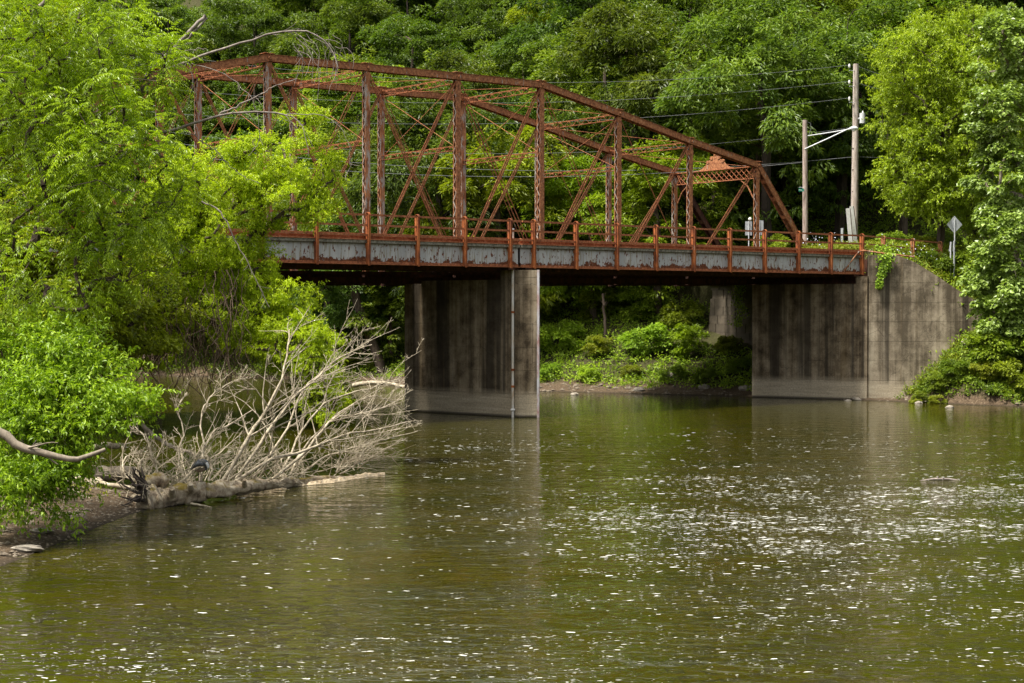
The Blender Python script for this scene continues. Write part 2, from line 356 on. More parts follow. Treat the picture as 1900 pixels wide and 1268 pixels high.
# ------------------------------------------------------------------ terrain
BANK = np.array([(160, 60), (60, 84), (30.5, 97.7), (25.2, 102.2), (22.7, 104.2), (15.8, 109.2), (1.9, 115.7), (-10.3, 125.6), (-20, 137), (-38, 148), (-80, 156), (-150, 158), (-300, 150)], float)
LEFT = np.array([(-16, -30), (-14.5, 15), (-12.6, 28), (-11.9, 34), (-11.5, 37), (-11.2, 40.4), (-11.0, 44), (-10.6, 47.2), (-9.6, 48.6), (-10.2, 50), (-13.2, 53), (-15.2, 58), (-19, 68), (-23, 80), (-29, 95), (-40, 112), (-70, 128), (-120, 134), (-300, 130)], float)
def sdist(x, y, poly):
    """distance to the polyline, positive on its left-hand side looking along it (both banks are listed so that land is positive)"""
    best = np.full(x.shape, 1e9); sg = np.ones(x.shape)
    for i in range(len(poly) - 1):
        a, b_ = poly[i], poly[i + 1]; ab = b_ - a; L2 = ab @ ab
        tt = np.clip(((x - a[0]) * ab[0] + (y - a[1]) * ab[1]) / L2, 0, 1)
        dx = x - (a[0] + tt * ab[0]); dy = y - (a[1] + tt * ab[1]); dd = np.hypot(dx, dy)
        cr = ab[0] * (y - a[1]) - ab[1] * (x - a[0])
        up = dd < best - 1e-9; best = np.where(up, dd, best); sg = np.where(up, np.sign(cr), sg)
    return best * sg
def hz(x, y):
    x = np.asarray(x, float); y = np.asarray(y, float)
    s = -sdist(x, y, BANK)                        # beyond the far bank
    nat = np.interp(s, [-8, -2, 0, 1, 3, 5, 8, 14, 20, 26, 32, 110, 200], [-1.6, -.5, 0, .16, .55, 1.5, 3.2, 6.3, 9.2, 10.6, 13.5, 70, 85])
    t = x * DR[0] + y * DR[1]; d = x * DN[0] + y * DN[1]
    emb = 9.75 - np.maximum(0, 69.6 - d) * .9 - np.maximum(0, d - 110) * .1
    on = np.clip((t - 83.4) / .5, 0, 1) * np.clip((105 - np.maximum(t, 105) + 5) / 5, 0, 1) if False else np.clip((t - 83.4) / .5, 0, 1)
    wall = (x < 31.5) & (y < 105.15 + .02 * (x - 22.7))
    ww = np.clip((x - 24.3) / 7.5, 0, 1); ww = ww * ww * (3 - 2 * ww)
    em2 = np.where(wall, emb * ww + nat * (1 - ww) - (1 - ww) * .4, emb)
    em2 = np.where((d > 75.5) & (t < 88.5), -9, em2)
    z = np.where((on > 0) & (s > 0), np.maximum(nat, em2 * on + nat * (1 - on)), nat)
    z = np.where((on > 0) & (s > 0) & wall, np.minimum(z, np.maximum(em2, nat * .5)), z)
    sl_ = sdist(x, y, LEFT)                       # near left bank
    zl = np.interp(sl_, [-8, -2, 0, .8, 3, 7, 14, 30, 80, 200], [-1.6, -.5, 0, .12, .55, 1.8, 5.2, 9.5, 22, 55])
    return np.maximum(z, zl), s, sl_
def hz1(x, y): return float(hz(np.array([x]), np.array([y]))[0][0])

def axis_(lo, hi, dense_lo, dense_hi, d1, d2):
    a = [lo]
    while a[-1] < hi:
        x = a[-1]; step = d1 if dense_lo < x < dense_hi else d2; a.append(x + step)
    return np.array(a)
xs = axis_(-420, 420, -45, 50, .45, 6.); ys = axis_(-60, 520, 25, 135, .45, 6.)
X, Y = np.meshgrid(xs, ys); Z, S_, SL_ = hz(X, Y)
rough = rng.normal(0, 1, X.shape) * .035 * ((S_ > .3) | (SL_ > .3))
Z = Z + rough
idx = np.arange(X.size).reshape(X.shape)
q = np.stack([idx[:-1, :-1], idx[:-1, 1:], idx[1:, 1:], idx[1:, :-1]], -1).reshape(-1, 4)
mb = MB(); mb.add(np.stack([X, Y, Z], -1).reshape(-1, 3), q)
tag(mb.build('ground', M['ground'], smooth=True), kind='structure')
mb = MB(); mb.add([(-420, -60, 0), (420, -60, 0), (420, 520, 0), (-420, 520, 0)], [[0, 1, 2, 3]])
tag(mb.build('water', M['water']), kind='structure')
print('terrain')

# ------------------------------------------------------------------ girder bridge
ZC = 5.79
GD = 69.0
gb = empty('girder_bridge', B(54.6, 72, 8), 'low girder bridge with flaking grey panels and rusty railing posts in front of the truss', 'bridge')
TR = [55.39 + 3.0 * k for k in range(10)]
TL = [53.77 - 3.0 * k for k in range(10)]
spans = [(TR[0] - .75, TR[9] + .12), (TL[9] - .3, TL[0] + .72)]
BW = 7.0
for (a, b_) in spans:
    for d0, nm in ((GD + .22, 'near'), (GD + BW, 'far')):
        m_ = MB(); m_.box(B((a + b_) / 2, d0, 8.62), DR * (b_ - a) / 2, DN * .012, (0, 0, .50)); m_.build('girder_web', M['web'], gb)
        m_ = MB()
        m_.box(B((a + b_) / 2, d0 - .0, 8.075), DR * (b_ - a) / 2, DN * .17, (0, 0, .018))
        m_.box(B((a + b_) / 2, d0 - .035, 8.15), DR * (b_ - a) / 2, DN * .018, (0, 0, .055))
        m_.build('bottom_flange', M['rust_red'], gb)
        # pale concrete deck edge, then the rusted curb channel
        m_ = MB(); m_.box(B((a + b_) / 2, d0 - .04, 9.205), DR * (b_ - a) / 2, DN * .13, (0, 0, .075)); m_.build('deck_edge', M['deck_edge'], gb)
        m_ = MB()
        m_.box(B((a + b_) / 2, d0 - .06, 9.31), DR * (b_ - a) / 2, DN * .16, (0, 0, .022))
        m_.box(B((a + b_) / 2, d0 + .04, 9.45), DR * (b_ - a) / 2, DN * .012, (0, 0, .12))
        m_.box(B((a + b_) / 2, d0 - .02, 9.60), DR * (b_ - a) / 2, DN * .10, (0, 0, .02))
        m_.build('curb_channel', M['rust_curb'], gb)
    m_ = MB(); m_.box(B((a + b_) / 2, GD + BW / 2 + .1, 9.18), DR * (b_ - a) / 2, DN * (BW / 2 - .28), (0, 0, .10)); m_.build('deck_slab', M['asphalt'], gb)
    m_ = MB(); nt_ = int((b_ - a) / 1.5)
    for i in range(nt_):
        tt = a + (i + .5) * (b_ - a) / nt_
        m_.box(B(tt, GD + BW / 2 + .1, 8.62), DR * .09, DN * (BW / 2 - .2), (0, 0, .40))
    m_.build('floor_beam', M['rust_dark'], gb)
    for dd in (GD + 1.7, GD + 3.1, GD + 4.6):
        m_ = MB(); m_.box(B((a + b_) / 2, dd, 8.05), DR * (b_ - a) / 2, DN * .09, (0, 0, .17)); m_.build('stringer', M['rust_dark'], gb)
def rail_post(t, d, z0, ztop, wd=.125, dp=.30, mt='rust_orange', par=None, sgn=-1):
    """bent flat bar: front plate, rounded cap, back plate, with a recessed web"""
    m_ = MB(); w2 = wd / 2
    r = dp / 2; zc_ = ztop - r
    pth = [(0, z0), (0, zc_)] + [(r - r * math.cos(a), zc_ + r * math.sin(a)) for a in np.linspace(.25, math.pi - .25, 7)] + [(dp, zc_), (dp, z0 + .9)]
    for (a0, b0), (a1, b1) in zip(pth[:-1], pth[1:]):
        p, q_ = B(t, d + a0, b0), B(t, d + a1, b1); v = (q_ - p) / (np.linalg.norm(q_ - p) + 1e-9)
        m_.bar(p, q_ + v * .004, wd, .018, DR)
    m_.box(B(t - .035, d + dp / 2, (z0 + zc_) / 2 + .02), DR * .007, DN * (dp / 2 - .012), (0, 0, (zc_ - z0) / 2 - .03))
    return m_.build('rail_post', M[mt], par)
for t in TR + TL:
    rail_post(t, GD - .16, 8.0, 10.66, par=gb)
for i, t in enumerate(TR + TL):
    m_ = rail_post(t - 1.35, GD + BW - .1, 8.9, 9.98, wd=.2, par=gb)
def hrail(t0, t1, d, z, par, w_=.07, mt='rust_red', name='rail', z2=None):
    z2 = z if z2 is None else z2
    m_ = MB(); n = max(2, int((t1 - t0) / 3))
    m_.bar(B(t0, d, z), B(t1, d, z2), w_, .10); return m_.build(name, M[mt], par)
for t0, t1 in ((TR[0] - .78, TR[9]), (TL[9], TL[0] + .78)):
    for z in (10.53, 10.01, 9.52): hrail(t0, t1, GD - .02, z, gb)
# bearings on the pier and the abutment
for tt in (54.0, 55.15, 82.0):
    for dd in (GD + .3, GD + BW):
        m_ = MB(); m_.box(B(tt, dd, 7.99), DR * .22, DN * .2, (0, 0, .065)); m_.build('bearing', M['rust_dark'], gb)

# ------------------------------------------------------------------ pier
PT = np.array([55.3, GD - .55]); PE = np.array([53.45, 77.6])          # (t,d): tip side and rear end of the centre line
def tdxy(t, d): b_ = B(t, d, 0); return (b_[0], b_[1])
ax = (PE - PT) / np.linalg.norm(PE - PT); pr = np.array([-ax[1], ax[0]])
hw = .72
sh = PT + ax * .75
tip = PT - ax * .05
pts = [tip, sh + pr * hw, PE + pr * hw, PE - pr * hw, sh - pr * hw]
pier = empty('bridge_pier', B(54.4, 72, 0), 'tall streaked concrete pier standing in the river under the girder bridge', 'pier')
m_ = MB(); mid = PT + ax * 2.1
front = [tip, sh + pr * hw, mid + pr * hw, mid - pr * hw, sh - pr * hw]
m_.prism([tdxy(*p) for p in front], -1.6, 7.92)
back = [mid + pr * hw, PE + pr * hw, PE - pr * hw, mid - pr * hw]
m_.prism([tdxy(*p) for p in back], -1.6, 7.42)
m_.build('pier_wall', M['concrete'], pier)
m_ = MB(); e = tip - ax * .03
for s_ in (1, -1):
    q_ = tip + (sh + pr * hw * s_ - tip) * .14
    m_.bar(np.array([*tdxy(*((e + q_) / 2)), -1]), np.array([*tdxy(*((e + q_) / 2)), 7.93]), .12, .02, np.array([*(np.array(tdxy(*q_)) - np.array(tdxy(*e))), 0]))
m_.build('steel_nose', M['nose'], pier)
m_ = MB(); m_.box(B(*(PT + ax * 1.9 - pr * 0), 8.0), DR * .3, DN * .3, (0, 0, .08)); m_.build('bearing_block', M['rust_dark'], pier)
# pipe running down the pier from the railing
pp = empty('drain_pipe', B(53.7, GD - .3, 0), 'thin pale pipe with rusty joints clamped upright to the pier face', 'pipe')
pc = sh + (-pr) * (hw + .1)
cand = [sh + pr * (hw + .12) + ax * .35, sh - pr * (hw + .12) + ax * .35]
cand.sort(key=lambda c: c[0]); pc = cand[0]
x_, y_ = tdxy(*pc)
m_ = MB(); m_.tube([(x_, y_, -.3), (x_, y_, 3.6), (x_, y_, 10.0)], .07, 10); m_.build('pipe_run', M['pipe'], pp, True)
for z in (1.6, 2.5, 5.6):
    m_ = MB(); m_.tube([(x_, y_, z), (x_, y_, z + .12)], .098, 10); m_.build('collar', M['rust_orange'], pp)
m_ = MB(); m_.tube([(x_, y_, 10.0), (x_, y_, 10.16)], .09, 10); m_.build('cap', M['galv'], pp)
m_ = MB(); m_.box((x_, y_, .42), (.12, 0, 0), (0, .12, 0), (0, 0, .04)); m_.build('bracket', M['white'], pp)

# ------------------------------------------------------------------ concrete abutment and wing wall
ab = empty('concrete_abutment', B(83, 70, 0), 'concrete abutment under the right end of the girder bridge with sloping wing wall', 'abutment')
C0 = np.array([22.72, 104.75]); CL = np.array([15.9, 108.4])
m_ = MB()
inn = np.array([C0[0] + 6, C0[1] + 6.])
dd_ = (CL - C0) / np.linalg.norm(CL - C0); C1 = C0 + dd_ * .75
m_.prism([tuple(C1), tuple(CL), tuple(CL + np.array([1.6, 2.2])), tuple(C1 + np.array([1.6, 2.2]))], -1.5, 7.45)
m_.prism([tuple(C0 + dd_ * -0.0), tuple(C1), tuple(C1 + np.array([1.6, 2.2])), tuple(C0 + np.array([1.6, 2.2]))], -1.5, 7.93)
m_.build('breast_wall', M['concrete'], ab)
m_ = MB()
W0 = C0 + np.array([.12, .0]); th_ = .55
prof = [(0, 9.28), (1.75, 9.28), (2.9, 8.85), (4.2, 8.05), (5.8, 7.0), (7.3, 6.1), (9.5, 5.0), (13, 3.5)]
for (a0, z0), (a1, z1) in zip(prof[:-1], prof[1:]):
    q_ = [(W0[0] + a0, W0[1] + .02 * a0), (W0[0] + a1, W0[1] + .02 * a1), (W0[0] + a1, W0[1] + .02 * a1 + th_), (W0[0] + a0, W0[1] + .02 * a0 + th_)]
    v = [(x, y, -1.5) for x, y in q_] + [(q_[0][0], q_[0][1], z0), (q_[1][0], q_[1][1], z1), (q_[2][0], q_[2][1], z1), (q_[3][0], q_[3][1], z0)]
    f = [[0, 1, 5, 4], [2, 3, 7, 6], [4, 5, 6, 7]]
    if a0 == 0: f.append([3, 0, 4, 7])
    if a1 == 13: f.append([1, 2, 6, 5])
    m_.add(v, f)
m_.build('wing_wall', M['concrete_wing'], ab)
m_ = MB()   # back wall behind the girder seat
m_.prism([tuple(C0 + np.array([1.62, 2.2])), tuple(CL + np.array([1.62, 2.2])), tuple(CL + np.array([2.2, 2.9])), tuple(C0 + np.array([2.2, 2.9]))], 0, 9.1)
m_.build('back_wall', M['concrete'], ab)
m_ = MB(); e0_ = C0 + dd_ * .12; m_.prism([tuple(e0_ + np.array([.5, .75])), tuple(CL + np.array([.5, .75])), tuple(CL + np.array([.62, .95])), tuple(e0_ + np.array([.62, .95]))], 7.46, 9.04); m_.build('seat_shade_plate', M['rust_dark'], gb)  # dark plate added in front of the back wall to stand in for shade
# left abutment of the girder bridge
la = empty('bank_abutment', B(25.5, 72, 3), 'concrete abutment on the left bank half hidden by the foreground trees', 'abutment')
m_ = MB(); m_.prism([tdxy(26.6, 68.6), tdxy(26.6, 78), tdxy(24.6, 78), tdxy(24.6, 68.6)], -1, 7.9); m_.build('breast_wall', M['concrete'], la)
# bent pipe at the end of the girder
P0 = P(1563, 508, 104.4); pl = [P(1563, 508, 104.4), P(1585, 478, 104.4), P(1594, 467.5, 104.4), P(1602, 465, 104.4), P(1640, 470.5, 104.6), P(1696, 477, 105.2)]
hp = empty('handrail_pipe', pl[3], 'thin rusty bent pipe running from the girder end over the wing wall top', 'pipe')
m_ = MB(); m_.tube(pl, .05, 8); m_.build('bent_pipe', M['rust_pale'], hp, True)

# ------------------------------------------------------------------ approach fence
ft = [84.5, 87.5, 90.4]
af = empty('approach_fence', B(86, GD, 9.6), 'short dark rusty two rail fence beyond the bridge end on the grass', 'fence')
zt = lambda t: 10.56 - (t - 82.4) * .035
for t in ft:
    rail_post(t, GD - .16, zt(t) - 1.15, zt(t) + .1, par=af, mt='rust')
for dz in (0, -.52):
    hrail(82.6, ft[-1] + .1, GD - .02, 10.53 + dz, af, z2=zt(ft[-1]) + dz, mt='rust')

# ------------------------------------------------------------------ truss bridge
tb = empty('truss_bridge', B(52, 80, 8), 'large rusted steel through truss bridge with arched top chord behind the girder bridge', 'bridge')
T0, PL, DNR, TW = 86.7, 6.2, 76.43, 7.9
SLP = .0085
relH = {0: 2.35, 1: 9.71, 2: 10.96, 3: 12.36, 4: 13.67, 5: 13.67, 6: 13.67, 7: 13.67, 8: 12.36, 9: 10.96, 10: 9.71, 11: 2.35}
def TP(k, d, z):   # truss point: node k, plane distance, height above the camera line
    return B(T0 - k * PL, d, ZC + z - SLP * k * PL)
planes = (DNR, DNR + TW)
def lattice(m_, p, q_, w_, n, side, th=.045, zig=True):
    """single lacing between two flanges w_ apart along 'side'"""
    p = np.asarray(p); q_ = np.asarray(q_); side = np.asarray(side, float); side = side / np.linalg.norm(side)
    for i in range(n):
        a = p + (q_ - p) * (i / n); b_ = p + (q_ - p) * ((i + 1) / n); s_ = 1 if i % 2 else -1
        m_.bar(a + side * w_ / 2 * s_, b_ - side * w_ / 2 * s_, th, .015, side)
for pi, d in enumerate(planes):
    inner = 1 if pi == 0 else -1
    pale = 'rust' if pi == 0 else 'rust_pale'
    # top chord and end posts : box of two channels and a cover plate, open lacing below
    for k in range(0, 11):
        a, b_ = TP(k, d, relH[k]), TP(k + 1, d, relH[k + 1]); v = (b_ - a) / np.linalg.norm(b_ - a); up = np.cross(v, DN); up = up * np.sign(up[2])
        m_ = MB()
        e0 = a - v * (.0 if k else .2); e1 = b_ + v * .0
        for s_ in (-1, 1): m_.bar(e0 + DN * .19 * s_, e1 + DN * .19 * s_, .03, .36)
        m_.bar(e0 + up * .19, e1 + up * .19, .48, .022)
        for s_ in (-1, 1): m_.bar(e0 + DN * .19 * s_ - up * .17, e1 + DN * .19 * s_ - up * .17, .09, .02)
        if k in (0, 10):
            for i in range(6):
                c = e0 + (e1 - e0) * ((i + .6) / 6.4) - up * .19; m_.bar(c - DN * .2, c + DN * .2, .30, .02, v)
        else: lattice(m_, e0 - up * .185, e1 - up * .185, .3, 14, DN)
        m_.build('end_post' if k in (0, 10) else 'top_chord', M['rust_dark' if k in (0, 10) and pi == 1 else pale if pi == 0 else 'rust'], tb)
    # panel point pin plates
    for k in range(1, 11):
        c = TP(k, d, relH[k]); m_ = MB()
        for s_ in (-1, 1): m_.tube([c + DN * .24 * s_, c + DN * .31 * s_], .085, 8)
        m_.box(c + np.array([0, 0, .235]), DR * .32, DN * .27, (0, 0, .012))
        for a_ in (-.2, -.08, .08, .2):
            m_.box(c + DR * a_ + np.array([0, 0, .26]), DR * .02, DN * .2, (0, 0, .018))
        m_.build('pin_joint', M['rust'], tb)
    # verticals: two channels facing each other, laced on both faces
    for k in range(1, 11):
        a, b_ = TP(k, d, 2.35), TP(k, d, relH[k] - .22); L = b_[2] - a[2]; m_ = MB(); hwid = .27 if 2 < k < 9 else .22
        for s_ in (-1, 1):
            m_.bar(a + DR * hwid * s_ * .0 + DN * .16 * s_, b_ + DN * .16 * s_, .014, .30 if 2 < k < 9 else .24)
            for e_ in (-1, 1): m_.bar(a + DN * .13 * s_ + DR * e_ * (.15 if 2 < k < 9 else .12), b_ + DN * .13 * s_ + DR * e_ * (.15 if 2 < k < 9 else .12), .07, .014)
        for zz in (0.06, .94):
            c = a + (b_ - a) * zz; m_.box(c, DR * .168, DN * .17, (0, 0, .16))
        m_.build('vertical_post', M['rust_pale' if (pi == 1 or k in (6, 7)) else 'rust'], tb)
        nn = int(L / .46)
        for e_ in (-1, 1):
            m_ = MB(); lattice(m_, a + DR * e_ * (.165 if 2 < k < 9 else .132), b_ + DR * e_ * (.165 if 2 < k < 9 else .132), .27, nn, DN, .065); m_.build('lacing', M['rust_lace'], tb)
    # diagonals
    def eyebars(k0, k1, w_=.085, gap=.22, name='diagonal', n=2):
        a, b_ = TP(k0, d, relH[k0] - .02), TP(k1, d, 2.35); m_ = MB()
        for j in range(n):
            off = DN * ((j - (n - 1) / 2) * gap); m_.bar(a + off, b_ + off, .025, w_)
        m_.build(name, M['rust_red' if pi == 0 else 'rust'], tb)
    for k in (1, 2, 3, 4, 5): eyebars(k, k + 1)
    for k in (10, 9, 8, 7, 6): eyebars(k, k - 1)
    for k0, k1 in ((3, 2), (4, 3), (5, 4), (8, 9), (7, 8), (6, 7)): eyebars(k0, k1, .04, .3, 'counter_rod', 2 if k0 in (4, 5, 6, 7) else 1)
    # bottom chord and hip stringer
    m_ = MB()
    for s_ in (-.16, .16): m_.bar(TP(0, d, 2.35) + DN * s_, TP(11, d, 2.35) + DN * s_, .03, .16)
    m_.build('bottom_chord', M['rust_dark'], tb)
# floor
for k in range(1, 11):
    m_ = MB(); c0, c1 = TP(k, planes[0] + .05, 1.98), TP(k, planes[1] - .05, 1.98)
    m_.bar(c0, c1, .16, .55, DR); m_.build('floor_beam', M['rust_dark'], tb)
for s_ in (.5, 2.2, 3.95, 5.7, 7.4):
    m_ = MB(); m_.bar(TP(0, DNR + s_, 2.12), TP(11, DNR + s_, 2.12), .14, .42); m_.build('stringer', M['rust_dark'], tb)
for dd, hh in ((DNR - .28, .34), (DNR + TW + .28, .34)):
    m_ = MB(); m_.bar(TP(0, dd, 1.93), TP(11, dd, 1.93), .02, hh); m_.bar(TP(0, dd - .05, 1.93 - hh / 2), TP(11, dd - .05, 1.93 - hh / 2), .14, .02); m_.bar(TP(0, dd - .05, 1.93 + hh / 2), TP(11, dd - .05, 1.93 + hh / 2), .14, .02); m_.build('edge_beam', M['rust_dark'], tb)
m_ = MB(); c = (TP(0, DNR + TW / 2, 2.42) + TP(11, DNR + TW / 2, 2.42)) / 2
m_.bar(TP(0, DNR + TW / 2, 2.40), TP(11, DNR + TW / 2, 2.40), 7.3, .1); m_.build('plank_deck', M['rust_dark'], tb)
for dd in (DNR + .35, DNR + TW - .35):
    m_ = MB()
    for dz in (3.0, 3.4): m_.bar(TP(0, dd, dz), TP(11, dd, dz), .03, .08)
    m_.build('guard_rail', M['rust'], tb)
# overhead struts: laced, two flanges
def strut(k, z, depth=.34, name='top_strut', mt='rust_red', n=18):
    a, b_ = TP(k, planes[0] + .15, z), TP(k, planes[1] - .15, z); m_ = MB()
    for s_ in (-1, 1):
        for e_ in (-.09, .09): m_.bar(a + np.array([0, 0, s_ * depth / 2]) + DR * e_, b_ + np.array([0, 0, s_ * depth / 2]) + DR * e_, .07, .02, DR)
    lattice(m_, a, b_, depth, n, (0, 0, 1), .045)
    m_.build(name, M[mt], tb)
for k in range(2, 10): strut(k, relH[k] - .2)
for k in range(3, 9): strut(k, relH[k] - (4.1 if k in (4, 5, 6, 7) else 3.4), .26, 'sway_strut')
def rod(a, b_, name='lateral_rod', r=.016):
    m_ = MB(); m_.tube([a, b_], r, 5, False); m_.build(name, M['rust_red'], tb)
for k in range(1, 10):
    rod(TP(k, planes[0], relH[k] - .12), TP(k + 1, planes[1], relH[k + 1] - .12)); rod(TP(k, planes[1], relH[k] - .12), TP(k + 1, planes[0], relH[k + 1] - .12))
for k in range(3, 9):
    z0 = relH[k] - (4.1 if k in (4, 5, 6, 7) else 3.4)
    rod(TP(k, planes[0], relH[k] - .3), TP(k, planes[1], z0), 'sway_rod'); rod(TP(k, planes[1], relH[k] - .3), TP(k, planes[0], z0), 'sway_rod')
# portals with crossed lattice, crest and knee braces
for k, s_ in ((1, 1), (10, -1)):
    zt_, zb = relH[1] - .05, relH[1] - .85
    pf = empty('portal', (0, 0, 0)); pf.location = Vector(TP(k, DNR + TW / 2, zt_)) - tb.location; pf.parent = tb
    a, b_ = planes[0] + .2, planes[1] - .2
    m_ = MB()
    for zz in (zt_, zb): m_.bar(TP(k, a, zz), TP(k, b_, zz), .16, .05, DR)
    n = 16
    for i in range(n):
        for u in (0, 1):
            x0 = a + (b_ - a) * i / n; x1 = a + (b_ - a) * min(1, (i + 2) / n)
            m_.bar(TP(k, x0, zb if u else zt_), TP(k, x1, zt_ if u else zb), .05, .018, DR)
    m_.build('portal_lattice', M['rust_red'], pf)
    m_ = MB()
    for e_ in (0, 1):
        p0 = TP(k, a + .1 if e_ == 0 else b_ - .1, zb - 1.3); p1 = TP(k, a + 1.3 if e_ == 0 else b_ - 1.3, zb); pm = (p0 + p1) / 2 + (TP(k, (a if e_ == 0 else b_), zb) - (p0 + p1) / 2) * .18
        m_.bar(p0, pm, .08, .05, DR); m_.bar(pm, p1, .08, .05, DR)
    m_.build('knee_brace', M['rust'], pf)
    # crest ornament: stepped scroll plate with a finial
    mid_ = DNR + TW / 2 - .1
    out = [(-1.75, 0), (-1.35, .12), (-1.0, .42), (-.7, .85), (-.45, .95), (-.38, 1.15), (-.18, 1.22), (-.12, 1.5), (0, 1.72), (.12, 1.5), (.18, 1.22), (.38, 1.15), (.45, .95), (.7, .85), (1.0, .42), (1.35, .12), (1.75, 0)]
    v = []
    for o_ in (-.03, .03):
        for x, z in out: v.append(TP(k, mid_ + x, zt_ + .04 + z * .72) + DR * o_)
        for x, z in out: v.append(TP(k, mid_ + x, zt_ + .03) + DR * o_)
    n = len(out); f = []
    for i in range(n - 1):
        f.append([i, i + 1, n + i + 1, n + i]); f.append([2 * n + i, 3 * n + i, 3 * n + i + 1, 2 * n + i + 1]); f.append([i, 2 * n + i, 2 * n + i + 1, i + 1])
    m_ = MB(); m_.add(v, f)
    for x, z, r_ in ((-.36, 1.1, .13), (.36, 1.1, .13), (0, 1.5, .12), (-.72, .75, .12), (.72, .75, .12)):
        c = TP(k, mid_ + x, zt_ + .04 + z * .72); m_.tube([c - DR * .07, c + DR * .07], r_, 10)
    m_.build('crest', M['rust'], pf)

# stone abutment of the truss
sa = empty('stone_abutment', B(86.5, 84, 0), 'old abutment of big rough sandstone blocks beneath the far end of the truss', 'abutment')
m_ = MB(); rr = random.Random(3)
tA, dA, dB = 85.9, 75.9, 86.1
zr = 0.4; row = 0
while zr < 7.55:
    hgt = .62; dpos = dA - (.35 if row % 2 else 0) ; back_ = tA + 1.0
    dcur = dpos
    while dcur < dB - .15:
        L = rr.uniform(.8, 1.35); L = min(L, dB + (7.55 - zr) * .06 - dcur)
        bt = (7.55 - zr) * .004
        j = rr.uniform(0, .07)
        m_.box(B(tA + .6 - bt - j * .5, dcur + L / 2, zr + hgt / 2), DR * .6, DN * (L / 2 - .032), (0, 0, hgt / 2 - .007)); dcur += L
    m_.box(B(tA + .625 - bt, (dA + dB) / 2 - .02, zr + hgt / 2), DR * .6, DN * ((dB - dA) / 2 - .1), (0, 0, hgt / 2 - .001)); zr += hgt; row += 1
m_.box(B(tA + .75, (dA + dB) / 2, 3.8), DR * .5, DN * ((dB - dA) / 2 - .05), (0, 0, 3.7))
# return wall running back along the road
for r_ in range(11):
    for i in range(5):
        m_.box(B(tA + 1.25 + 1.25 * i + (.3 if r_ % 2 else 0), dB - .3 - rr.uniform(0, .05), .72 + .62 * r_), DR * .61, DN * .3, (0, 0, .298))
m_.build('stone_courses', M['stone'], sa)
m_ = MB(); m_.box(B(tA + .4, (dA + dB) / 2, 7.66), DR * .8, DN * ((dB - dA) / 2 + .05), (0, 0, .1)); m_.build('cap_stone', M['stone'], sa)
sl2 = empty('masonry_abutment', B(18, 82, 0), 'stone block abutment at the left end of the truss hidden in trees', 'abutment')
m_ = MB()
for r_ in range(12):
    for i in range(9):
        m_.box(B(17.6, 76.2 + 1.1 * i + (.4 if r_ % 2 else 0), .6 + .62 * r_), DR * .7, DN * .53, (0, 0, .29))
m_.build('stone_courses', M['stone'], sl2)
print('bridges')

# ------------------------------------------------------------------ foliage tools
def norm(v): return v / (np.linalg.norm(v, axis=-1, keepdims=True) + 1e-9)
def add_leaves(m_, pos, axis, nrm, L, W, fold=.12):
    """one bent four-cornered leaf per row"""
    pos = np.asarray(pos); n = len(pos); axis = norm(axis); side = norm(np.cross(axis, nrm)); up = np.cross(side, axis)
    L = np.broadcast_to(L, (n,))[:, None]; W = np.broadcast_to(W, (n,))[:, None]
    a = pos; tip_ = pos + axis * L - up * L * .18
    mid_ = pos + axis * L * .45 + up * L * fold * 0.0
    l_ = mid_ + side * W / 2 + up * W * fold; r_ = mid_ - side * W / 2 + up * W * fold
    v = np.stack([a, l_, tip_, r_], 1).reshape(-1, 3)
    m_.add(v, np.arange(4 * n).reshape(-1, 4))
def rdir(n): return norm(rng.normal(size=(n, 3)))
def clump_leaves(m_, centers, outward, n_per, rad, L, W, flat=.45, droop=.35, jit=.6):
    """domes of leaves: each centre carries a flattened cap of leaves that hang outward and down"""
    K = len(centers); c = np.repeat(centers, n_per, 0); r = np.repeat(np.broadcast_to(rad, (K,)), n_per)
    o = np.repeat(outward, n_per, 0); n = K * n_per
    u = rdir(n); u[:, 2] = np.abs(u[:, 2]) * 1.0 - .25; u = norm(u)
    rr_ = r * rng.uniform(.55, 1.0, n) ** .5
    off = u * rr_[:, None] * np.array([1, 1, flat]) ; off[:, 2] -= (np.hypot(off[:, 0], off[:, 1]) ** 2 / r) * droop * .5
    pos = c + off + o * (r * .15)[:, None]
    ax_ = norm(u * np.array([1, 1, .3]) + o * .4 + np.array([0, 0, -droop]) + rng.normal(size=(n, 3)) * jit * .6)
    nm = norm(np.array([0, 0, 1.]) + u * .5 + rng.normal(size=(n, 3)) * jit * .5)
    add_leaves(m_, pos, ax_, nm, L * rng.uniform(.7, 1.3, n), W * rng.uniform(.75, 1.25, n))
